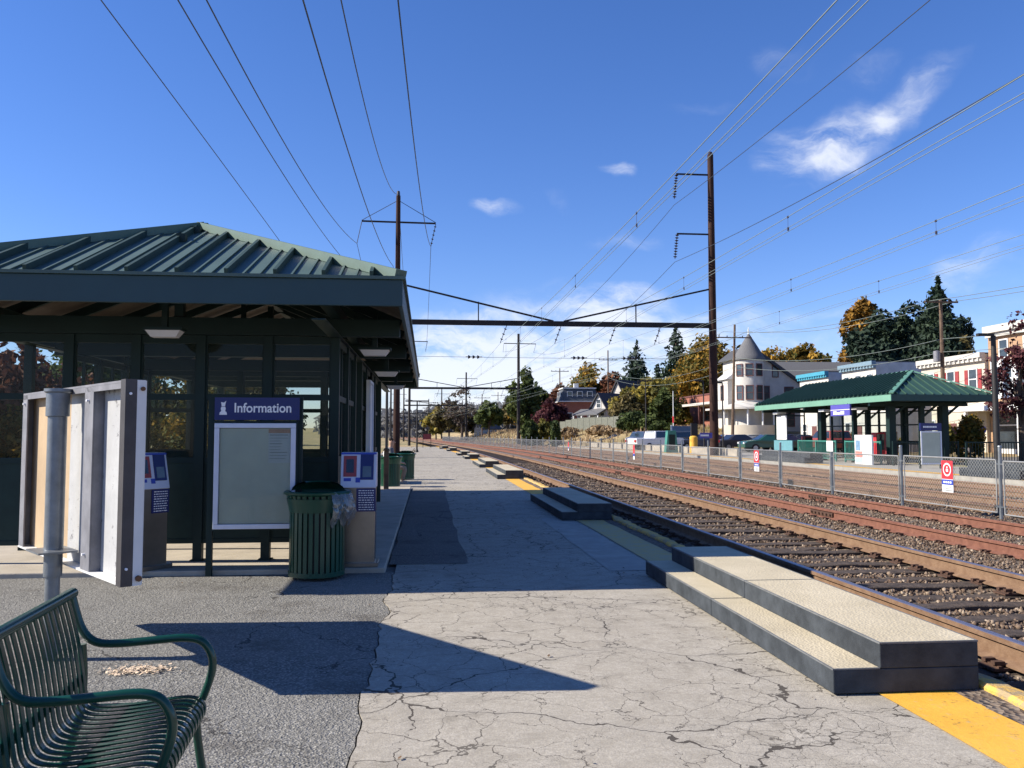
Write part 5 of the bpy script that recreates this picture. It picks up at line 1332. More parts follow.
# retaining wall blocks
for i in range(9):
    Y = 53+i*5.0; x = 19.8+c_of(Y)
    t = MB().box(x, Y, -.4, x+.35, Y+4.86, .56+.04*(i % 2))
    lab = ['nearest', 'second', 'third', 'fourth', 'fifth', 'sixth', 'seventh', 'eighth', 'farthest'][i]
    tag(t.build('barrier_block', M['conc2'], bevel=.03), lab+' pale concrete barrier block in front of the parked cars', 'barrier', 'concrete barrier blocks by the parking lot')
M['carglass'] = mat('car_glass', (.015, .02, .025), .05, var=.1, spec=.9)
M['chrome'] = mat('wheel_alloy', (.4, .4, .42), .3, .8)
M['tail'] = mat('tail_light', (.35, .01, .01), .2)
M['headl'] = mat('head_light', (.6, .6, .62), .1)
def car(px, d, rot, col, lab, kind='sedan', zoff=0):
    x, y = gx(px, d); t = thing('parked_car', lab, {'pickup': 'pickup truck', 'suv': 'suv'}.get(kind, 'car'), (0, 0, 0), 'cars parked behind the concrete barriers')
    paint = mat('car_paint', col, .25, .1, var=.04, spec=.7)
    if kind == 'sedan': pr = [(-2.2, .35), (-2.25, .75), (-2.1, .92), (-1.3, .96), (-.7, 1.38), (.35, 1.42), (1.05, .98), (2.0, .86), (2.25, .68), (2.22, .35)]; cab = [(-1.25, .965), (-.68, 1.345), (.33, 1.385), (.98, .985)]; W = .88
    elif kind == 'suv': pr = [(-2.2, .4), (-2.28, .9), (-2.1, 1.15), (-1.9, 1.68), (.3, 1.72), (1.0, 1.15), (2.05, 1.05), (2.25, .8), (2.22, .4)]; cab = [(-2.0, 1.14), (-1.82, 1.62), (.27, 1.66), (.92, 1.15)]; W = .93
    else: pr = [(-2.7, .5), (-2.75, 1.05), (-.75, 1.08), (-.65, 1.72), (.6, 1.74), (1.2, 1.15), (2.4, 1.08), (2.6, .85), (2.58, .5)]; cab = [(-.6, 1.12), (-.55, 1.67), (.57, 1.69), (1.1, 1.15)]; W = .96
    n = len(pr); bd = MB()
    for yy, inset in ((-W, 0), (W, 0)):
        for (a, b) in pr:
            k = .16 if b > 1.3 else (.05 if b > 1 else 0); bd.v.append((a, yy*(1-k), b))
    bd.f += [tuple(range(n)), tuple(range(n, 2*n))[::-1]] + [(i, (i+1) % n, n+(i+1) % n, n+i) for i in range(n)]
    bd.build('body', paint, t, bevel=.05)
    for s in (-1, 1):
        wv = []
        for q in (0, .012):
            for (a, b) in cab: k = .16 if b > 1.3 else .05; wv.append((a, s*(W*(1-k)+q*1+.004), b))
        MB().add(wv, [(0, 1, 2, 3), (4, 5, 6, 7), (0, 1, 5, 4), (1, 2, 6, 5), (2, 3, 7, 6), (3, 0, 4, 7)]).build('side_window', M['carglass'], t)
    f0, f1 = cab[3], cab[2]; b0, b1 = cab[0], cab[1]
    def scr(A, B, dx):
        return MB().add([(A[0]+dx, -W*.82, A[1]), (A[0]+dx, W*.82, A[1]), (B[0]+dx, W*.74, B[1]), (B[0]+dx, -W*.74, B[1]), (A[0]+dx*1.6, -W*.82, A[1]+.01), (A[0]+dx*1.6, W*.82, A[1]+.01), (B[0]+dx*1.6, W*.74, B[1]+.01), (B[0]+dx*1.6, -W*.74, B[1]+.01)], [(0, 1, 2, 3), (4, 5, 6, 7), (0, 1, 5, 4), (1, 2, 6, 5), (2, 3, 7, 6), (3, 0, 4, 7)])
    scr(f0, f1, .07).build('windscreen', M['carglass'], t); scr(b0, b1, -.07).build('rear_window', M['carglass'], t)
    for a in (-1.4, 1.35):
        for s in (-1, 1):
            w_ = MB().tube([(a, s*(W-.2), .33), (a, s*(W+.015), .33)], .33, 16).build('wheel', M['tire'], t); MB().tube([(a, s*(W+.01), .33), (a, s*(W+.03), .33)], .19, 12).build('rim', M['chrome'], w_)
    for s in (-1, 1):
        MB().box(pr[-1][0]-.10, s*.68-.16, .66, pr[-1][0]+.045, s*.68+.16, .80).build('headlight', M['headl'], t); MB().box(pr[1][0]-.03, s*.7-.13, .72, pr[1][0]+.08, s*.7+.13, .92).build('tail_light', M['tail'], t)
    t.location = (x, y, .09+zoff); t.rotation_euler = (0, 0, rot)
0 and car(589, 118, R(150), (.30, .30, .32), 'small silver grey car at the far left of the lot beside the bushes', zoff=.6)
car(640, 96, R(100), (.10, .12, .2), 'dark blue car at the left end of the lot', 'suv', .0)
car(656, 78, R(20), (.70, .70, .70), 'white pickup truck with red tail lights, left of the green cabinet', 'pickup')
car(645, 84, R(95), (.055, .06, .11), 'navy hatchback partly behind the white pickup', 'suv')
car(684, 86, R(15), (.11, .12, .14), 'charcoal car with pale roof behind the yellow bollard', 'suv')
car(700, 79, R(172), (.03, .04, .075), 'dark blue sedan beside the brown mast')
car(727, 90, R(178), (.55, .56, .58), 'silver white sedan in front of the turreted house')
car(738, 76, R(8), (.035, .035, .045), 'black sedan right of the brown mast')
car(765, 86, R(175), (.05, .12, .22), 'blue sedan left of the far shelter')
car(785, 74, R(5), (.04, .03, .06), 'very dark purple car at the left corner of the far shelter')
car(768, 69, R(178), (.02, .09, .07), 'dark green car in front of the blue sedan')
car(616, 104, R(170), (.10, .11, .13), 'grey sedan at the left part of the lot near the green shrub')
car(668, 88, R(5), (.02, .022, .03), 'black sedan behind the white pickup and green cabinet')
car(712, 86, R(12), (.14, .03, .03), 'dark red car just left of the brown mast foot')
car(752, 92, R(0), (.30, .31, .33), 'grey car parked behind the blue sedan')
car(800, 82, R(176), (.03, .035, .05), 'midnight blue car seen through the left part of the far shelter')
car(828, 66, R(90), (.28, .05, .04), 'red car seen through the middle of the far shelter', 'suv')
# green utility cabinet, yellow bollard, small signs, flagpole
x, y = gx(672, 66); t = thing('utility_cabinet', 'green sloped metal cabinet in front of the white pickup', 'utility cabinet', (x, y, .05))
MB().prism([(x-.5, y, .05), (x-.33, y, 1.8), (x+.33, y, 1.8), (x+.5, y, .05)], (0, .6, 0)).build('housing', M['frail'], t, bevel=.02); MB().box(x-.24, y-.02, .3, x+.24, y-.002, 1.5).build('door', M['green'], t)
x, y = gx(693.5, 64); t = thing('yellow_bollard', 'thick yellow bollard with a tall black box on top, left of the brown mast', 'bollard', (x, y, .05))
MB().lathe([(.0, 0), (.30, 0), (.30, 1.25), (.2, 1.35), (0, 1.36)], (x, y, .05), 14).build('post', M['yellow'], t, True); MB().box(x-.2, y-.12, 1.36, x+.3, y+.12, 2.35).build('box', M['black'], t)
x, y = gx(673.5, 92); z = H(x, y); t = thing('flagpole', 'thin white pole with red band before the brick building', 'pole', (x, y, z)); MB().tube([(x, y, z-.2), (x, y, zat(391, 92))], [.07, .04], 8).build('shaft', M['white'], t); MB().tube([(x, y, z+2.2), (x, y, z+2.9)], .085, 8).build('red_band', M['red'], t)
x, y = gx(682, 88); z = H(x, y); t = thing('lot_sign', 'grey blue board on two white posts on the lawn before the brick building', 'sign', (x, y, z)); MB().box(x-1.2, y-.05, z+1.1, x+1.2, y+.05, z+2.2).build('board', mat('grey_blue_board', (.12, .17, .23), .6), t)
for s in (-1.1, 1.1): MB().box(x+s-.06, y-.06, z-.2, x+s+.06, y+.06, z+2.3).build('post', M['white'], t)
x, y = gx(716, 55.5); t = thing('mast_sign', 'small blue and white sign low on the tall brown mast', 'sign', (x, y, 1)); MB().box(x-.55, 55.62-.0, 1.25, x+.30, 55.66, 1.62).build('board', M['purple'], t); MB().box(x-.52, 55.60, 1.38, x+.05, 55.615, 1.5).build('print', M['ltr'], t)
x, y = gx(982.5, 45); t = thing('parking_sign', 'round blue disc sign on a thin post right of the far shelter', 'sign', (x, y, .05)); MB().tube([(x, y, 0), (x, y, 2.0)], .03, 6).build('post', M['galv'], t); MB().tube([(x, y-.05, 1.75), (x, y-.035, 1.75)], .2, 16).build('disc', M['blue'], t)

# ================================================================ BUILDINGS
M['bwhite'] = mat('white_render', (.50, .475, .435), .85, var=.10, scale=1)
M['bwhite2'] = mat('cream_render', (.52, .46, .37), .85, var=.08, scale=1)
M['bgrey'] = mat('grey_side_wall', (.50, .50, .50), .9, var=.14, scale=1)
M['shingle'] = mat('grey_shingles', (.12, .12, .125), .9, var=.2, scale=12)
M['dshingle'] = mat('dark_shingles', (.06, .062, .07), .9, var=.25, scale=12)
M['brickr'] = brick_mat('red_brick', (.26, .075, .048), (.31, .10, .065), (.24, .16, .13))
M['brickt'] = brick_mat('tan_brick', (.36, .21, .115), (.41, .245, .14), (.33, .25, .18))
M['cyan'] = mat('bright_blue_cornice', (.05, .27, .38), .6)
M['bluegrey'] = mat('grey_blue_cornice', (.16, .24, .30), .6)
M['trimr'] = mat('brown_red_trim', (.13, .05, .045), .7)
M['shutr'] = mat('red_shutter', (.28, .04, .04), .6)
M['shutd'] = mat('dark_shutter', (.05, .055, .06), .6)
def window(b, o, u, n, s, z, w_, h_, trim='white', proud=.0):
    o = Vector(o); m_ = MB(); t_ = .09
    m_.obox(o, u, n, s-w_/2-t_, s-w_/2, .002, .07, z-t_, z+h_+t_).obox(o, u, n, s+w_/2, s+w_/2+t_, .002, .07, z-t_, z+h_+t_)
    m_.obox(o, u, n, s-w_/2, s+w_/2, .002, .07, z+h_, z+h_+t_).obox(o, u, n, s-w_/2, s+w_/2, .002, .09, z-t_, z).obox(o, u, n, s-w_/2, s+w_/2, .002, .05, z+h_*.48, z+h_*.53)
    f = m_.build('window', M[trim], b); MB().obox(o, u, n, s-w_/2, s+w_/2, .004, .025, z, z+h_).build('pane', M['wincl'], f); return f
UY = Vector((0, 1, 0)); UX = Vector((1, 0, 0)); NX = Vector((-1, 0, 0)); NY = Vector((0, -1, 0))
def rowhouse(X, Ya, Yb, D, h, wall_, side, lab, corn, wins=3, z0=.05, trim='white', shutters=None, ground=True, wz=None):
    b = thing('row_house', lab, 'building', (X, Ya, z0), 'two storey row houses behind the far shelter')
    MB().box(X, Ya, z0-.5, X+D, Yb, h).build('wall', M[side], b)
    MB().box(X-.03, Ya+.005, z0-.5, X-.002, Yb-.005, h-.02).build('front_wall', M[wall_], b)
    c_ = MB().box(X-.45, Ya-.05, h-.25, X-.031, Yb+.05, h+.12).box(X-.30, Ya-.03, h-.5, X-.032, Yb+.03, h-.26)
    y = Ya+.2
    while y < Yb-.1: c_.box(X-.42, y, h-.42, X-.301, y+.14, h-.252); y += .55
    c_.build('cornice', M[corn], b)
    MB().box(X-.02, Ya, h+.001, X+D, Yb, h+.10).build('roof', M['dshingle'], b)
    L = Yb-Ya; o = Vector((X-.03, Ya, 0)); wz = wz or h-2.5
    for i in range(wins):
        s = L*(i+.5)/wins; window(b, o, UY, NX, s, wz, .85, 1.45, trim)
        if shutters:
            for q in (-1, 1): MB().obox(o, UY, NX, s+q*.78-.2, s+q*.78+.2, .003, .06, wz, wz+1.45).build('shutter', M[shutters], b)
        if ground and i != wins//2: window(b, o, UY, NX, s, z0+1.0, .85, 1.5, trim)
    if ground:
        s = L*(wins//2+.5)/wins; d_ = MB().obox(o, UY, NX, s-.5, s+.5, .003, .06, z0+.1, z0+2.3).build('door', M['trimr'], b)
    return b
rowhouse(40, 81.6, 88.2, 9, 7.75, 'bwhite', 'bgrey', 'white row house with bright blue cornice, leftmost of the row', 'cyan', 3)
rowhouse(40, 72.5, 78.8, 14, 8.0, 'bwhite', 'bgrey', 'white row house with grey blue cornice and long grey side wall', 'bluegrey', 3)
rowhouse(40.2, 57.8, 65.8, 12, 7.35, 'bwhite2', 'bwhite2', 'cream row house with dark and red shutters, right of the far roof ridge', 'bwhite', 3, shutters='shutr')
# low dark annex between, tan brick house with storefront
tb_ = thing('corner_building', 'tan brick corner building with white bay window and storefront canopy at the right edge', 'building', (40.4, 48, .05))
MB().box(40.4, 44, -.4, 54, 57.7, 9.1).build('wall', M['brickt'], tb_)
c_ = MB().box(39.9, 43.9, 8.75, 40.37, 57.6, 9.25).box(40.1, 43.9, 8.45, 40.37, 57.6, 8.748); c_.build('cornice', M['bwhite'], tb_)
by = MB().box(39.6, 52.6, 4.0, 40.38, 56.4, 6.7); by.build('bay_window', M['white'], tb_)
for s in (53.3, 54.5, 55.7): window(tb_, (39.6, 0, 0), UY, NX, s, 4.5, .75, 1.7)
for s in (46.5, 49.5): window(tb_, (40.4, 0, 0), UY, NX, s, 4.6, .9, 1.7)
for s in (46.5, 49.5, 53.5, 56): window(tb_, (40.4, 0, 0), UY, NX, s, 6.95 if s > 52 else 7.0, .8, 1.2)
MB().box(38.2, 45, 3.15, 40.38, 60.3, 3.5).build('canopy', M['white'], tb_)
for y in (46, 52, 57.5): MB().box(38.3, y-.1, .05, 38.5, y+.1, 3.149).build('canopy_post', M['white'], tb_)
sf = MB().box(40.33, 45.2, .4, 40.395, 56.8, 3.0).build('shopfront', M['wincl'], tb_)
MB().box(40.28, 45.2, 2.1, 40.328, 56.8, 2.2).box(40.28, 45.2, .1, 40.328, 56.8, .5).build('shopfront_frame', M['white'], tb_)
for y in (50.0, 51.5, 54.0): MB().box(40.26, y-.5, .5, 40.326, y+.5, 2.09).build('door', mat('orange_red_door', (.42, .11, .05), .5), tb_)
# small white outbuilding glimpsed through the far shelter
ob_ = thing('garage', 'small white garage seen between the far shelter columns', 'building', (36, 61, .05))
px0, px1 = atD(893, 434, 62), atD(914, 434, 62); MB().box(px0.x, px0.y, 0, px1.x+1.5, px0.y+4, 4.0).build('wall', M['bwhite'], ob_); MB().box(px0.x-.2, px0.y-.2, 4.001, px1.x+1.7, px0.y+4.2, 4.15).build('roof', M['dshingle'], ob_)
MB().box(px0.x+.6, px0.y-.05, .1, px0.x+1.5, px0.y-.002, 2.2).build('door', M['bgrey'], ob_)

# brick building
bb = thing('brick_building', 'low flat roofed red brick building left of the turreted house', 'building', (38, 108, 2.3))
MB().box(38, 106, 1.5, 50, 130, 6.9).build('wall', M['brickr'], bb); MB().box(37.9, 105.9, 6.901, 50.1, 130.1, 7.1).build('coping', M['trimr'], bb)
MB().box(35.0, 100.5, 5.3, 38.6, 116, 5.62).build('canopy', M['bwhite'], bb)
for y in (101, 108, 115.5): MB().box(35.1, y-.1, 1.6, 35.3, y+.1, 5.299).build('canopy_post', M['trimr'], bb)
MB().tube([(37.9, 122, 5.0), (37.5, 122, 4.9)], .25, 10).build('wall_lamp', M['black'], bb)
for y in (110, 113): window(bb, (38, 0, 0), UY, NX, y, 3.4, 1.6, 1.3, 'trimr')

# turreted house
th_ = thing('turreted_house', 'white house with round turret, grey conical roof and curved porch', 'building', (36.6, 94.2, 2.0))
tx_, ty_ = 36.7, 94.3; g0 = 1.6
MB().lathe([(1.62, 0), (1.62, 8.4), (0, 8.4)], (tx_, ty_, g0), 28).build('turret', M['bwhite'], th_, True)
tr_ = MB().lathe([(1.86, 0), (1.86, .14), (1.6, .55), (.9, 1.75), (.10, 3.05), (0, 3.08)], (tx_, ty_, g0+8.4), 28).build('turret_roof', M['shingle'], th_, True)
MB().lathe([(.0, 0), (.12, .0), (.05, .25), (.10, .4), (.02, .85), (0, .86)], (tx_, ty_, g0+11.42), 8).build('finial', M['white'], tr_, True)
for ang in (-152, -110, -68):
    a = R(ang); n_ = Vector((math.cos(a), math.sin(a), 0)); u_ = Vector((-math.sin(a), math.cos(a), 0)); o_ = Vector((tx_, ty_, 0))+n_*1.60
    window(th_, o_, u_, n_, 0, g0+3.9, .72, 1.5, 'trimr'); window(th_, o_, u_, n_, 0, g0+6.6, .72, 1.25, 'trimr')
# main body, gable facing the camera
bx0, bx1, by0, by1, ez, rdz = 36.0, 43.4, 95.0, 101.0, g0+6.5, g0+9.3
gm = MB().prism([(bx0, by0, g0-.5), (bx1, by0, g0-.5), (bx1, by0, ez-.9), (bx0+1.2, by0, rdz+.6), (bx0, by0, rdz-.1)], (0, by1-by0, 0)); gm.build('wall', M['bwhite'], th_)
rr = MB().prism([(bx0+.9, by0-.45, rdz+.65), (bx0+1.2, by0-.45, rdz+.88), (bx1+.5, by0-.45, ez-1.02), (bx1+.3, by0-.45, ez-1.25)], (0, by1-by0+.8, 0)).prism([(bx0-.5, by0-.45, rdz-.6), (bx0-.4, by0-.45, rdz-.35), (bx0+1.2, by0-.45, rdz+.88), (bx0+1.0, by0-.45, rdz+.62)], (0, by1-by0+.8, 0)); rr.build('roof', M['dshingle'], th_)
for s, z, w2 in ((40.1-bx0, g0+6.6, .6), (41.7-bx0, g0+3.8, .95), (38.9-bx0, g0+3.9, .8)): window(th_, (bx0, by0, 0), UX, NY, s, z, w2, 1.3 if w2 < .7 else 1.55, 'trimr')
# left wing with red trimmed window
MB().box(34.6, 95.6, g0-.5, 35.95, 99, g0+6.3).build('wing_wall', M['bwhite'], th_); MB().prism([(34.3, 95.3, g0+6.3), (35.99, 95.3, g0+6.3), (35.99, 95.3, g0+7.6)], (0, 4, 0)).build('wing_roof', M['bgrey'], th_)
window(th_, (34.6, 0, 0), UY, NX, 97.4, g0+4.0, .8, 1.6, 'trimr')
# rear wing, ridge running right
rw = MB().prism([(43.0, 98, g0-.5), (43.0, 107.5, g0-.5), (43.0, 107.5, g0+5.3), (43.0, 102.7, g0+8.6), (43.0, 98, g0+5.3)], (12.5, 0, 0)); rw.build('rear_wing_wall', M['bwhite'], th_)
MB().prism([(40.0, 97.5, g0+5.15), (40.0, 102.7, g0+9.05), (40.0, 102.7, g0+8.8), (40.0, 97.6, g0+4.95)], (15.8, 0, 0)).prism([(40.0, 108, g0+5.15), (40.0, 102.71, g0+9.05), (40.0, 102.71, g0+8.8), (40.0, 107.9, g0+4.95)], (15.8, 0, 0)).build('rear_wing_roof', M['shingle'], th_)
for s in (45.0, 47.6): window(th_, (0, 98, 0), UX, NY, s, g0+3.3, .9, 1.3, 'trimr')
# porch
MB().lathe([(3.6, 0), (3.6, .22), (1.5, .85), (1.5, .6), (3.3, -.0)], (tx_, ty_, g0+2.75), 40, R(150), R(400)).build('porch_roof', M['bwhite'], th_, True)
MB().box(33.2, 95.0, g0+2.75, 34.59, 99.5, g0+2.97).build('porch_roof', M['bwhite'], th_)
MB().lathe([(3.25, -.5), (3.25, .95), (3.05, .95), (3.05, -.5)], (tx_, ty_, g0), 40, R(180), R(360)).build('porch_wall', M['bwhite2'], th_, True)
for ang in (185, 215, 245, 275, 305, 335):
    a = R(ang); MB().lathe([(.11, .95), (.11, 2.76)], (tx_+3.13*math.cos(a), ty_+3.13*math.sin(a), g0), 8).build('porch_column', M['white'], th_, True)
window(th_, (bx0, by0, 0), UX, NY, 5.6, g0+.9, 1.3, 1.4, 'trimr')

# mansard house and gabled houses farther back
def mansard(px, d, lab):
    x, y = gx(px, d); z = H(x, y)-.3; b = thing('mansard_house', lab, 'building', (x, y, z))
    W_, D_ = 3.2, 6; e = zat(401, d)
    MB().box(x-W_, y, z, x+W_, y+D_, e).build('wall', M['brickt'] if False else M['brickr'], b)
    v = [(x-W_-.3, y-.3, e), (x+W_+.3, y-.3, e), (x+W_+.3, y+D_+.3, e), (x-W_-.3, y+D_+.3, e), (x-W_+.4, y+.4, e+2.2), (x+W_-.4, y+.4, e+2.2), (x+W_-.4, y+D_-.4, e+2.2), (x-W_+.4, y+D_-.4, e+2.2)]
    r_ = MB().add(v, [(0, 1, 5, 4), (1, 2, 6, 5), (2, 3, 7, 6), (3, 0, 4, 7), (4, 5, 6, 7), (0, 1, 2, 3)]).build('roof', mat('slate_blue_mansard', (.07, .08, .095), .85, var=.2), b)
    MB().box(x-W_-.45, y-.45, e-.15, x+W_+.45, y+D_+.45, e-.002).build('cornice', M['white'], b); MB().box(x-W_+.2, y+.2, e+2.2, x+W_-.2, y+D_-.2, e+2.4).build('roof_trim', M['white'], b)
    MB().box(x-.5, y+3, e+2.4, x+.3, y+3.8, e+3.3).build('chimney', M['bgrey'], b)
    for s in (-1.8, 0, 1.8): window(b, (x, y, 0), UX, NY, s, z+1.6, .8, 1.6); window(b, (x, y, 0), UX, NY, s, e+.35, .8, 1.3)
    for s in (1.6, 4.4): window(b, (x-W_, y, 0), UY, NX, s, z+1.6, .8, 1.6); window(b, (x-W_, y, 0), UY, NX, s, e+.35, .8, 1.3)
mansard(580, 150, 'brick house with slate mansard roof behind the bushes')
def gabled(px, d, w_, wallh, ridge, lab, porch=False, axis='y', zadd=0, dep=7):
    x, y = gx(px, d); z = H(x, y)-.3+zadd; b = thing('gabled_house', lab, 'building', (x, y, z), 'white gabled houses on the hill')
    MB().prism([(x-w_, y, z-1), (x+w_, y, z-1), (x+w_, y, z+wallh), (x, y, z+ridge), (x-w_, y, z+wallh)], (0, dep, 0)).build('wall', M['bwhite'], b)
    MB().prism([(x-w_-.35, y-.35, z+wallh-.3), (x-w_-.35, y-.35, z+wallh-.05), (x, y-.35, z+ridge+.25), (x, y-.35, z+ridge)], (0, dep+.7, 0)).prism([(x+w_+.35, y-.35, z+wallh-.3), (x+w_+.35, y-.35, z+wallh-.05), (x+.001, y-.35, z+ridge+.25), (x+.001, y-.35, z+ridge)], (0, dep+.7, 0)).build('roof', M['dshingle'], b)
    window(b, (x, y, 0), UX, NY, 0, z+wallh+.1, .8, 1.3)
    for s in (-w_*.5, w_*.5): window(b, (x, y, 0), UX, NY, s, z+wallh-2.2, .8, 1.4)
    if porch:
        MB().prism([(x-w_-2.4, y-2.2, z+2.4), (x+w_, y-2.2, z+2.4), (x+w_, y-.01, z+3.3), (x-w_-2.4, y-.01, z+3.3)], (0, 0, .18)).build('porch_roof', M['shingle'], b)
        for i in range(4): xx = x-w_-2.2+i*(2*w_+2.2)/3; MB().box(xx-.09, y-2.1, z-.5, xx+.09, y-1.9, z+2.42).build('porch_column', M['white'], b)
    b.rotation_euler = (0, 0, R(-52))
gabled(599, 138, 1.5, (zat(394, 138)-H(*gx(599, 138))+.3)-2.3, zat(394, 138)-H(*gx(599, 138))+.3, 'small white gabled house with long porch roof, right of the mansard house', True, dep=6)
gabled(618, 145, 1.9, (zat(381, 145)-H(*gx(618, 145))+.3)-3.6, zat(381, 145)-H(*gx(618, 145))+.3, 'taller white house with steep pointed gable behind the two armed pole', dep=7)
gabled(478, 236, 1.6, 2.0, 3.6, 'low white roofed house on the far grassy bank', zadd=.5)
bs = thing('lot_fence', 'grey wooden board fence behind the dry bushes, left of the cars', 'fence', (22, 128, 3))
for i in range(12):
    a = Vector(gx(560+i*6.0, 136-i*2.2)+(0,)); b_ = Vector(gx(566+i*6.0, 133.8-i*2.2)+(0,)); z = H(a.x, a.y); u_ = (b_-a).normalized(); n_ = Vector((-u_.y, u_.x, 0))
    MB().obox(a, u_, n_, 0, (b_-a).length-.12, -.03, .03, z-.3, z+1.9).build('panel', mat('grey_boards', (.13, .135, .11), .9, var=.3) if i == 0 else bpy.data.materials['grey_boards'], bs)
    MB().obox(a, u_, n_, (b_-a).length-.12, (b_-a).length-.0, -.06, .06, z-.3, z+2.05).build('post', bpy.data.materials['grey_boards'], bs)
# ================================================================ TREES
random.seed(21)
LEAF = {
 'orange': leaf_mat('orange_foliage', [(.0, (.07, .045, .012)), (.35, (.17, .095, .018)), (.65, (.30, .155, .022)), (1, (.42, .24, .04))]),
 'mixed': leaf_mat('green_orange_foliage', [(.0, (.035, .045, .012)), (.3, (.08, .085, .018)), (.5, (.17, .12, .022)), (.72, (.36, .20, .028)), (1, (.50, .30, .045))], .3),
 'yellowgreen': leaf_mat('yellow_green_foliage', [(.0, (.05, .055, .015)), (.35, (.13, .12, .028)), (.65, (.29, .23, .045)), (1, (.46, .35, .07))], .32),
 'green': leaf_mat('green_foliage', [(.0, (.022, .034, .012)), (.5, (.060, .085, .022)), (1, (.13, .15, .04))]),
 'olive': leaf_mat('olive_foliage', [(.0, (.04, .035, .016)), (.5, (.105, .088, .034)), (1, (.20, .15, .055))], .3),
 'dark': leaf_mat('evergreen_foliage', [(.0, (.008, .018, .012)), (.5, (.020, .038, .024)), (1, (.045, .068, .036))], .1),
 'purple': leaf_mat('purple_foliage', [(.0, (.028, .010, .014)), (.5, (.075, .024, .030)), (1, (.18, .06, .06))]),
 'rust': leaf_mat('rust_foliage', [(.0, (.05, .022, .014)), (.5, (.13, .05, .028)), (1, (.25, .10, .045))]),
 'bare': leaf_mat('bare_twig_foliage', [(.0, (.06, .045, .038)), (1, (.14, .11, .09))]),
 'tan': leaf_mat('dry_brush', [(.0, (.20, .14, .08)), (.5, (.36, .26, .15)), (1, (.50, .38, .24))]),
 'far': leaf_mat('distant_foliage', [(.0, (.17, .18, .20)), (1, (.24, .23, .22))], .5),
}
def leaves(name, lobes, n, size, m_, parent, thr=.0, freq=.6, seed=0, droop=0.0):
    """leaf-sized faces through a set of ellipsoid lobes, thinned by noise so that gaps open"""
    rs = np.random.default_rng(seed+5); org = Vector(parent['_org']) if parent is not None else Vector((0, 0, 0))
    vol = np.array([l[3]*l[4]*l[5] for l in lobes])**(2/3); pick = rs.choice(len(lobes), int(n*1.8), p=vol/vol.sum())
    L = np.array(lobes)[pick]
    d = rs.normal(size=(len(pick), 3)); d /= np.linalg.norm(d, axis=1)[:, None]
    r = rs.uniform(.12, 1, len(pick))**(1/2.3)*(1+.10*rs.normal(size=len(pick)))
    P = L[:, :3]+d*r[:, None]*L[:, 3:6]
    k = np.array([noise.noise(Vector(p)*freq+Vector((seed*3.1, 0, 0))) + .35*noise.noise(Vector(p)*freq*2.7) for p in P]) > thr
    P = P[k][:n]; d = d[k][:n]; c = len(P)
    nr = d*.7+rs.normal(size=(c, 3))*.75+np.array([0, 0, .25]); nr /= np.linalg.norm(nr, axis=1)[:, None]
    a = np.cross(nr, rs.normal(size=(c, 3))); a /= np.linalg.norm(a, axis=1)[:, None]; b = np.cross(nr, a)
    s = size*rs.uniform(.55, 1.35, (c, 1)); a *= s; b *= s*.62
    V = np.stack([P-a, P-b*.9+a*.1, P+a, P+b*.9-a*.1], 1)-np.array(org); V[:, :, 2] -= droop*0
    V = V.reshape(-1, 3)
    me = bpy.data.meshes.new(name); me.vertices.add(len(V)); me.vertices.foreach_set('co', V.ravel()); me.loops.add(4*c); me.loops.foreach_set('vertex_index', np.arange(4*c, dtype=np.int32))
    me.polygons.add(c); me.polygons.foreach_set('loop_start', np.arange(c, dtype=np.int32)*4); me.update(calc_edges=True); me.materials.append(m_)
    o = bpy.data.objects.new(name, me); COL.objects.link(o)
    if parent is not None: o.parent = parent
    return o
def trunk_mb(x, y, z0, z1, r, lobes, seed=0, bend=.3):
    rr = random.Random(seed); m_ = MB(); pts = []; n = 6
    for i in range(n+1):
        f = i/n; pts.append((x+bend*f*rr.uniform(-.6, .6), y+bend*f*rr.uniform(-.6, .6), z0-.3+(z1-z0+.3)*f))
    m_.tube(pts, [r*(1.25-.95*i/n) for i in range(n+1)], 8)
    for l in lobes:
        st = rr.uniform(.35, .85); p = Vector(pts[int(st*n)]); q = Vector(l[:3])+Vector((rr.uniform(-.3, .3)*l[3], rr.uniform(-.3, .3)*l[4], .2*l[5]))
        mid = p.lerp(q, .5)+Vector((0, 0, .12*(q-p).length)); m_.tube([p, mid, q], [r*.42, r*.27, r*.08], 6)
        for _ in range(2):
            q2 = q+Vector((rr.uniform(-1, 1)*l[3], rr.uniform(-1, 1)*l[4], rr.uniform(-.1, .8)*l[5]))*.7; m_.tube([mid, q2], [r*.16, r*.04], 5)
    return m_
NTREE = 0
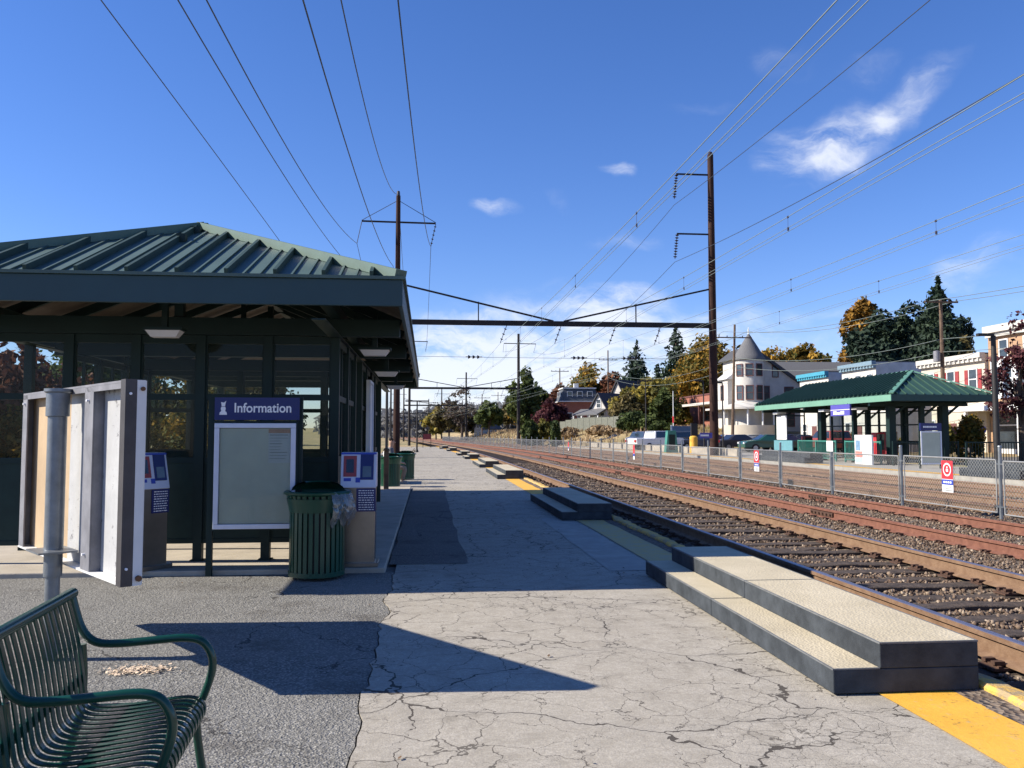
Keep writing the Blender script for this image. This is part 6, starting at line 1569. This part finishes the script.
def tree(name, label, px, d, top, hw, m_, n=2600, size=None, base=None, crown0=.22, group='trees behind the station', lobes_n=9, thr=-.02, cat='tree', shape='round', seed=None, sx=0, zb=None):
    """crown hw pixels half wide, top at image row `top`, standing d metres off on the terrain"""
    global NTREE; NTREE += 1; sd_ = seed if seed is not None else NTREE
    x, y = gx(px, d); z = H(x, y) if zb is None else zb; zt = zat(top, d); hh = zt-z; w_ = hw*d/F; rr = random.Random(sd_*13)
    t = thing(name, label, cat, (x, y, z), group)
    lobes = []
    cz0 = z+hh*crown0
    if shape == 'round':
        for i in range(lobes_n):
            a = rr.uniform(0, 6.28); f = (i+.5)/lobes_n; zz = cz0+(zt-cz0)*(.12+.74*f); wl = math.sqrt(max(.05, 1-((f-.42)/.62)**2))
            rad = w_*wl*rr.uniform(.46, .66); off = w_*wl*rr.uniform(.25, .62)
            lobes.append((x+off*math.cos(a), y+off*math.sin(a), min(zz, zt-rad*.62), rad, rad, min(rad*.8, (zt-cz0)*.3)))
        lobes.append((x, y, (cz0+zt)/2, w_*.6, w_*.6, (zt-cz0)*.42)); rr2 = w_*.42; lobes.append((x+w_*.08, y, zt-(zt-cz0)*.18, rr2, rr2, (zt-cz0)*.18))
        for s in (-1, 1): lobes.append((x+s*w_*.6, y, cz0+(zt-cz0)*rr.uniform(.3, .5), w_*.4, w_*.4, (zt-cz0)*.22))
    elif shape == 'cone':
        nl = 14
        for i in range(nl):
            f = i/(nl-1); zz = cz0+(zt-cz0)*f; rad = w_*(1-f)**.8*1.1+.15
            m2 = max(3, int(7*(1-f))+2)
            for j in range(m2):
                a = 6.28*j/m2+i*.9+rr.uniform(-.3, .3); rl = rad*rr.uniform(.42, .62); lobes.append((x+rl*math.cos(a), y+rl*math.sin(a), zz-rad*.12, rad*.50+.15, rad*.50+.15, (zt-cz0)/nl*.75+.05))
        for i in range(12):
            f = i/11; lobes.append((x, y, cz0+(zt-cz0)*(f*.97), w_*(1-f)*.45+.12, w_*(1-f)*.45+.12, (zt-cz0)*.09))
    else:
        for i in range(lobes_n):
            a = rr.uniform(0, 6.28); o_ = w_*rr.uniform(.2, .65); zz = z+hh*rr.uniform(.3, .7); lobes.append((x+o_*math.cos(a), y+o_*math.sin(a), zz, w_*.42, w_*.42, hh*.32))
        lobes.append((x, y, z+hh*.72, w_*.5, w_*.5, hh*.28))
    size = (size or max(.09, .0021*d))*1.35
    n = int(n*1.25); thr -= (1.2 if shape == 'cone' else .12)
    leaves('crown', lobes, n, size, LEAF[m_], t, thr, .55/max(.6, w_/3), sd_)
    tz = zt-hh*.12 if shape == 'cone' else z+hh*.72
    trunk_mb(x, y, z, tz, max(.06, hh*.022), lobes[:7] if shape == 'round' else lobes[:3], sd_).build('trunk', M['bark'], t, True)
    return t
# far left of the frame, down the line
tree('broadleaf_tree', 'pale green brown tree low beyond the end of the platform', 436, 250, 409, 15, 'yellowgreen', 1500, .5)
tree('broadleaf_tree', 'green tree beside the tracks right of the small red board', 449, 235, 401, 16, 'olive', 1700, .5)
tree('bare_tree', 'thin bare tree with grey brown twigs down the line', 462, 225, 384, 19, 'bare', 900, .28, thr=.12)
tree('broadleaf_tree', 'rust tinted low tree under the bare twigs', 468, 240, 408, 16, 'olive', 1200, .5)
tree('round_tree', 'dark green round tree in the middle distance, alone on the bank', 489, 205, 399, 15, 'green', 2200, .42)
tree('broadleaf_tree', 'low olive tree right of the lone dark round tree', 507, 215, 404, 12, 'olive', 1200, .45)
tree('broadleaf_tree', 'small orange tree at the right of the olive tree', 517, 200, 402, 9, 'mixed', 900, .4)
tree('ivy_covered_tree', 'tall column like green ivy covered tree right of the second portal mast', 524, 150, 366, 19, 'green', 3600, .30, crown0=.08, lobes_n=14)
tree('broadleaf_tree', 'slanting green crown leaning right of the ivy covered tree', 537, 156, 383, 16, 'green', 2400, .32, crown0=.1)
tree('purple_leaf_tree', 'dark purple tree mass below the orange maple', 551, 142, 398, 20, 'purple', 3000, .30, crown0=.05)
tree('rust_tree', 'rusty red tree crown left of the orange maple', 560, 175, 383, 16, 'rust', 1800, .38)
tree('autumn_tree', 'broad orange and green maple above the mansard house', 590, 190, 362, 30, 'mixed', 4200, .40, crown0=.15, lobes_n=12)
tree('broadleaf_tree', 'dull brown tree behind the two armed pole', 612, 185, 371, 18, 'rust', 1800, .4)
tree('conifer', 'blue green conifer with broad skirts behind the white gable', 637, 158, 345, 32, 'dark', 4200, .34, crown0=.1, shape='cone')
tree('conifer', 'taller narrow conifer left of the big orange maple', 677, 150, 326, 29, 'dark', 4200, .32, crown0=.08, shape='cone')
tree('conifer', 'short dark conifer between the two taller ones', 658, 165, 366, 12, 'dark', 1800, .34, crown0=.1, shape='cone')
tree('autumn_tree', 'large orange and green maple behind the brown mast', 705, 142, 334, 40, 'mixed', 13000, .27, crown0=.12, lobes_n=16)
tree('autumn_tree', 'green orange crown right of the brown mast', 735, 146, 345, 20, 'mixed', 3000, .34, crown0=.1)
tree('yellow_tree', 'yellow green loose tree in front of the conifers', 655, 122, 376, 33, 'yellowgreen', 6000, .24, crown0=.06, lobes_n=14)
tree('broadleaf_tree', 'green tree with thin gold leaves left of the brick building', 664, 112, 388, 14, 'green', 2600, .24, crown0=.06)
tree('broadleaf_tree', 'olive brown tree standing behind the lot lamp', 628, 118, 392, 16, 'olive', 2400, .26, crown0=.05)
tree('shrub', 'dark green shrub below the purple tree', 531, 118, 420, 14, 'green', 2200, .22, crown0=.0, shape='bush', cat='shrub', group='shrubs along the bank')
tree('shrub', 'bright green shrub right of the dark green shrub', 543, 124, 419, 10, 'yellowgreen', 1300, .22, crown0=.0, shape='bush', cat='shrub', group='shrubs along the bank')
tree('shrub', 'rounded dark shrub before the board fence', 556, 116, 421, 8, 'green', 1500, .2, crown0=.0, shape='bush', cat='shrub', group='shrubs along the bank')
tree('shrub', 'large green shrub left of the parked cars', 634, 104, 411, 22, 'green', 3600, .2, crown0=.0, shape='bush', cat='shrub', group='shrubs along the bank', lobes_n=12)
tree('shrub', 'pale dry brush beneath the board fence', 600, 112, 425, 17, 'tan', 2600, .16, crown0=.0, shape='bush', cat='shrub', group='shrubs along the bank')
tree('shrub', 'straggly tan brush left of the large green shrub', 613, 106, 428, 12, 'tan', 1800, .16, crown0=.0, shape='bush', cat='shrub', group='shrubs along the bank')
tree('shrub', 'low tan brush left of the board fence', 570, 122, 427, 10, 'tan', 1500, .16, crown0=.0, shape='bush', cat='shrub', group='shrubs along the bank')
tree('shrub', 'dark green bush under the yellow tree', 662, 98, 422, 14, 'green', 1800, .18, crown0=.0, shape='bush', cat='shrub', group='shrubs along the bank')
tree('yellow_tree', 'dull gold tree in front of the steep white gable', 628, 128, 386, 19, 'yellowgreen', 4200, .22, crown0=.05, lobes_n=12)
tree('yellow_tree', 'bright yellow small tree before the brown mast and brick building', 683, 118, 402, 9, 'yellowgreen', 1800, .18, crown0=.05)
tree('broadleaf_tree', 'russet tree filling the gap left of the mansard house', 571, 168, 392, 17, 'rust', 2200, .3, crown0=.05)
# behind the turreted house and the rows
tree('autumn_tree', 'green gold crown between the two trees right of the turret', 789, 138, 349, 30, 'mixed', 4500, .26, crown0=.1)
tree('autumn_tree', 'green and orange tree behind the turret roof', 776, 128, 343, 32, 'mixed', 5000, .28, crown0=.1)
tree('autumn_tree', 'rounded green orange tree right of the turret', 804, 130, 342, 30, 'mixed', 5000, .28, crown0=.1)
tree('yellow_tree', 'bright yellow tree top above the blue cornice house', 848, 118, 346, 20, 'orange', 2800, .26, crown0=.2)
tree('yellow_tree', 'golden arching crown at the top left of the tall evergreens', 866, 98, 297, 26, 'orange', 3200, .24, crown0=.62, thr=.02)
tree('evergreen_tree', 'dark spreading evergreen below the golden crown', 880, 94, 308, 38, 'dark', 15000, .21, crown0=.05, lobes_n=16)
tree('evergreen_tree', 'wide dark tree mass filling behind the white row house', 912, 97, 300, 40, 'dark', 15000, .21, crown0=.05, lobes_n=16)
tree('conifer', 'tallest dark conifer behind the light brown utility pole', 943, 90, 281, 42, 'dark', 19000, .21, crown0=.12, shape='cone')
tree('evergreen_tree', 'broad dark evergreen body around the foot of the tallest conifer', 938, 93, 293, 34, 'dark', 17000, .21, crown0=.05, lobes_n=18)
tree('evergreen_tree', 'dark evergreen shoulder right of the tallest conifer', 962, 92, 314, 30, 'dark', 10000, .21, crown0=.05, lobes_n=12)
tree('broadleaf_tree', 'olive tree top above the cream row house', 966, 88, 335, 20, 'olive', 5600, .18, crown0=.05)
tree('purple_leaf_tree', 'purple red leaved tree at the right edge behind the lamp post', 1022, 40, 302, 37, 'purple', 4800, .08, crown0=.18, lobes_n=13, thr=.24, zb=.1)
tree('shrub', 'green and orange bush behind the railing right of the far information case', 970, 42, 410, 17, 'mixed', 2600, .08, crown0=.0, shape='bush', cat='shrub', group='bushes behind the far shelter', zb=.1)
tree('shrub', 'green bush seen between the far shelter columns', 948, 46, 424, 12, 'yellowgreen', 1400, .08, crown0=.0, shape='bush', cat='shrub', group='bushes behind the far shelter', zb=.1)
tree('shrub', 'sunlit yellow green hedge seen through the far shelter window', 838, 68, 430, 22, 'yellowgreen', 2600, .11, crown0=.0, shape='bush', cat='shrub', group='bushes behind the far shelter', zb=.1)
tree('shrub', 'low hedge behind the newspaper boxes', 885, 60, 434, 16, 'yellowgreen', 1600, .11, crown0=.0, shape='bush', cat='shrub', group='bushes behind the far shelter', zb=.1)
# left of the near shelter, seen through its glass
def ltree(x, y, top, w_, m_, lab, n=2600, nm='broadleaf_tree', cat='tree', crown0=.15, size=.13, shape='round'):
    d = (y*math.cos(YAW)+x*math.sin(YAW)); px = 512+F*(x*math.cos(YAW)-y*math.sin(YAW))/d
    tree(nm, lab, px, d, 434.5-(top-EYE)*F/d, w_*F/d, m_, n, size, crown0=crown0, cat=cat, shape=shape, group='trees on the near bank')
ltree(-17, 22, 6.5, 3.0, 'olive', 'olive tree on the near bank, leftmost through the shelter glass', 4200)
ltree(-21, 33, 7.5, 3.6, 'mixed', 'green orange tree on the near bank behind the shelter', 4200)
ltree(-15, 40, 7, 3.2, 'green', 'green tree on the near bank behind the far end of the shelter', 3600)
ltree(-26, 26, 9, 4.0, 'rust', 'brown tree farther up the near bank', 4200)
ltree(-12, 54, 7, 3.4, 'olive', 'olive tree past the shelter on the near side', 3000)
ltree(-16, 72, 9, 4, 'green', 'tall green tree far down the near side', 2600, size=.2)
ltree(-22, 95, 9, 5, 'olive', 'broad olive tree far down the near side', 2200, size=.25)
ltree(-24, 130, 9, 6, 'green', 'dark tree farthest down the near side', 2000, size=.3)
ltree(-6.0, 27, 2.3, 1.2, 'yellowgreen', 'yellow green shrub behind the far end wall of the shelter', 3000, 'shrub', 'shrub', .0, .06, 'bush')
ltree(-8.3, 31, 2.8, 1.6, 'mixed', 'orange green shrub near the far end of the shelter', 2600, 'shrub', 'shrub', .0, .07, 'bush')
for x, y, tp, w_, mm, lab in ((-19, 28, 6, 4.5, 'green', 'dense green tree on the near bank, second row'), (-24, 37, 7, 5, 'olive', 'wide olive tree high on the near bank'), (-15, 31, 5, 3.2, 'rust', 'reddish brown tree low on the near bank'), (-14, 47, 6, 4, 'mixed', 'orange tinted tree beyond the end wall of the shelter')):
    ltree(x, y, tp, w_, mm, lab, 5000, crown0=.05)
for x, y, lab in ((-13.5, 18.5, 'clipped green shrub on the near bank, seen through the left window'), (-14.5, 24, 'olive shrub on the near bank behind the shelter'), (-13, 29, 'bushy shrub at the foot of the near bank')):
    ltree(x, y, 2.6, 1.7, 'olive' if y < 20 else 'mixed', lab, 2200, 'shrub', 'shrub', .0, .08, 'bush')
# white house left across the near bank, glimpsed in the glass
hb_ = thing('bungalow', 'low white building on the near side glimpsed through the shelter windows', 'building', (-24, 44, .8))
MB().box(-28, 40, .3, -19.5, 50, 3.6).build('wall', M['bwhite'], hb_); MB().prism([(-28.5, 39.5, 3.6), (-19, 39.5, 3.6), (-23.7, 39.5, 5.6)], (0, 11, 0)).build('roof', M['shingle'], hb_)
for s in (2, 4.4, 6.6): window(hb_, (-28, 40, 0), UX, NY, s, 1.6, .9, 1.2)
# woods on the skyline
lb = []
rs_ = random.Random(5)
for i in range(120):
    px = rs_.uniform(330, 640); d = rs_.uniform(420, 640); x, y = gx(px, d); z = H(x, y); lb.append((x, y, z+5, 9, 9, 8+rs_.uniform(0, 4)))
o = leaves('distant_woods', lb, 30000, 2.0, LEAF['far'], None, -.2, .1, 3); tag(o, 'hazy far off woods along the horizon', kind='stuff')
# bank grasses: tufts
def tufts(name, n, fn, h, m_, lab):
    rs = np.random.default_rng(9); m2 = MB()
    for _ in range(n):
        x, y = fn(rs); z = H(x, y); 
        for k in range(3):
            a = rs.uniform(0, 6.28); hh = h*rs.uniform(.5, 1.2); dx, dy = math.cos(a)*hh*.16, math.sin(a)*hh*.16; lx, ly = rs.uniform(-.3, .3)*hh, rs.uniform(-.3, .3)*hh
            b = len(m2.v); m2.v += [(x-dx, y-dy, z-.1), (x+dx, y+dy, z-.1), (x+lx, y+ly, z+hh)]; m2.f.append((b, b+1, b+2))
    tag(m2.build(name, m_), lab, kind='stuff')
def bank(rs):
    Y = rs.uniform(90, 260); s = rs.uniform(19.5, 40); return s+c_of(Y), Y
tufts('bank_grass', 7000, bank, .5, LEAF['tan'], 'tall dry tan grass on the bank beyond the tracks')
def lawn(rs):
    return rs.uniform(28, 40), rs.uniform(90, 112)
tufts('lawn_grass', 6000, lawn, .14, LEAF['yellowgreen'], 'short green lawn before the turreted house')
# weeds at the platform end
x, y = gx(413.5, 68); 
tree('dry_weeds', 'clump of pale dry weeds at the far left end of the near platform', 413.5, 66, 446, 5, 'tan', 900, .06, crown0=0, shape='bush', cat='plant', group='weeds', zb=0.0)

# ================================================================ SEATED PERSON
def skin_obj(name, pts, edges, radii, m_, parent=None, sub=2):
    me = bpy.data.meshes.new(name); me.from_pydata([tuple(p) for p in pts], edges, []); me.update(); me.materials.append(m_)
    o = bpy.data.objects.new(name, me); COL.objects.link(o)
    md = o.modifiers.new('skin', 'SKIN'); md.use_smooth_shade = True
    for i, r in enumerate(radii):
        sv_ = me.skin_vertices[0].data[i]; sv_.radius = (r, r) if not isinstance(r, tuple) else r; sv_.use_root = (i == 0)
    ms_ = o.modifiers.new('sub', 'SUBSURF'); ms_.levels = sub; ms_.render_levels = sub
    if parent is not None: o.parent = parent
    return o
M['skin'] = mat('skin', (.45, .27, .19), .6); M['trous'] = mat('khaki_trousers', (.22, .17, .13), .9, bump=.2); M['jack'] = mat('grey_jacket', (.12, .12, .13), .9); M['hair'] = mat('dark_hair', (.03, .02, .015), .8); M['shoe'] = mat('grey_shoe', (.35, .30, .26), .6)
# local frame: x forward (towards the tracks), hips at the origin of the bench
P_ = [(0, 0, .52), (.0, 0, .66), (.01, 0, .84), (.03, 0, 1.02), (.04, 0, 1.10), (.05, 0, 1.17), (.07, 0, 1.27), (.08, 0, 1.36)]
E_ = [(i, i+1) for i in range(7)]; Rr = [.145, (.16, .12), (.15, .11), (.17, .11), (.09, .08), .055, (.085, .10), (.075, .085)]
def add(p, r, frm): P_.append(p); Rr.append(r); E_.append((frm, len(P_)-1)); return len(P_)-1
for s in (-1, 1):
    h_ = add((.06, s*.10, .50), .095, 0); k = add((.46, s*.13, .50), .068, h_); k2 = add((.47, s*.13, .44), .06, k); c_ = add((.42, s*.13, .26), .052, k2); an = add((.40, s*.13, .09), .036, c_); add((.54, s*.14, .035), .032, an)
    sh_ = add((.03, s*.19, 1.05), .058, 3); el = add((.12, s*.24, .80), .042, sh_); wr = add((.34, s*.16, .66), .028, el); hn = add((.42, s*.13, .63), .030, wr)
    for q in range(4): f1 = add((.47, s*(.105+q*.018), .625), .010, hn); add((.505-.006*abs(q-1.3), s*(.105+q*.018), .595), .0085, f1)
    th1 = add((.435, s*.095, .655), .010, hn); add((.47, s*.085, .65), .009, th1)
pe = skin_obj('person', P_, E_, Rr, M['skin'])
tag(pe, 'seated person in khaki trousers on the platform bench, mostly hidden behind the green bin', 'person')
cl_p = [(0, 0, .54), (.0, 0, .68)]; cl_e = [(0, 1)]; cl_r = [(.17, .15), (.165, .13)]
for s in (-1, 1):
    b_ = len(cl_p); cl_p += [(.08, s*.10, .505), (.46, s*.13, .505), (.475, s*.13, .43), (.43, s*.13, .26), (.41, s*.13, .12)]; cl_r += [.112, .086, .078, .072, .066]; cl_e += [(0, b_), (b_, b_+1), (b_+1, b_+2), (b_+2, b_+3), (b_+3, b_+4)]
skin_obj('trousers', cl_p, cl_e, cl_r, M['trous'], pe)
cl_p = [(.0, 0, .60), (.01, 0, .84), (.03, 0, 1.03), (.04, 0, 1.12)]; cl_e = [(0, 1), (1, 2), (2, 3)]; cl_r = [(.19, .15), (.175, .135), (.19, .125), (.10, .09)]
for s in (-1, 1):
    b_ = len(cl_p); cl_p += [(.03, s*.19, 1.055), (.12, s*.245, .80), (.31, s*.17, .675)]; cl_r += [.075, .060, .048]; cl_e += [(2, b_), (b_, b_+1), (b_+1, b_+2)]
skin_obj('jacket', cl_p, cl_e, cl_r, M['jack'], pe)
skin_obj('hair', [(.045, 0, 1.30), (.05, 0, 1.40), (.09, 0, 1.425)], [(0, 1), (1, 2)], [.098, .10, .085], M['hair'], pe)
for s in (-1, 1): skin_obj('shoe', [(.38, s*.13, .06), (.46, s*.135, .045), (.57, s*.145, .04)], [(0, 1), (1, 2)], [.052, .050, .045], M['shoe'], pe)
MB().tube([(.148, 0, 1.30), (.185, 0, 1.275), (.15, 0, 1.262)], [.012, .016, .010], 6).build('nose', M['skin'], pe)
for s in (-1, 1):
    MB().lathe([(0, -.012), (.012, 0), (0, .012)], (.152, s*.033, 1.315), 8).build('eye', M['hair'], pe); MB().box(.05, s*.088-.01, 1.28, .085, s*.088+.01, 1.34).build('ear', M['skin'], pe, bevel=.008)
MB().box(.145, -.025, 1.232, .156, .025, 1.24).build('mouth', mat('lips', (.35, .14, .11), .6), pe)
pe.location = (-1.18, 26.6, -.02)
bt = thing('platform_bench', 'green bench past the near shelter, under the seated person', 'bench', (-1.2, 27, 0))
MB().box(-1.45, 25.9, .395, -.93, 27.7, .43).build('seat', M['bench'], bt); MB().box(-1.50, 25.9, .45, -1.46, 27.7, .86).build('backrest', M['bench'], bt)
for y in (26.0, 27.6): MB().box(-1.44, y-.03, 0, -1.38, y+.03, .394).box(-1.02, y-.03, 0, -.96, y+.03, .394).build('leg', M['bench'], bt)
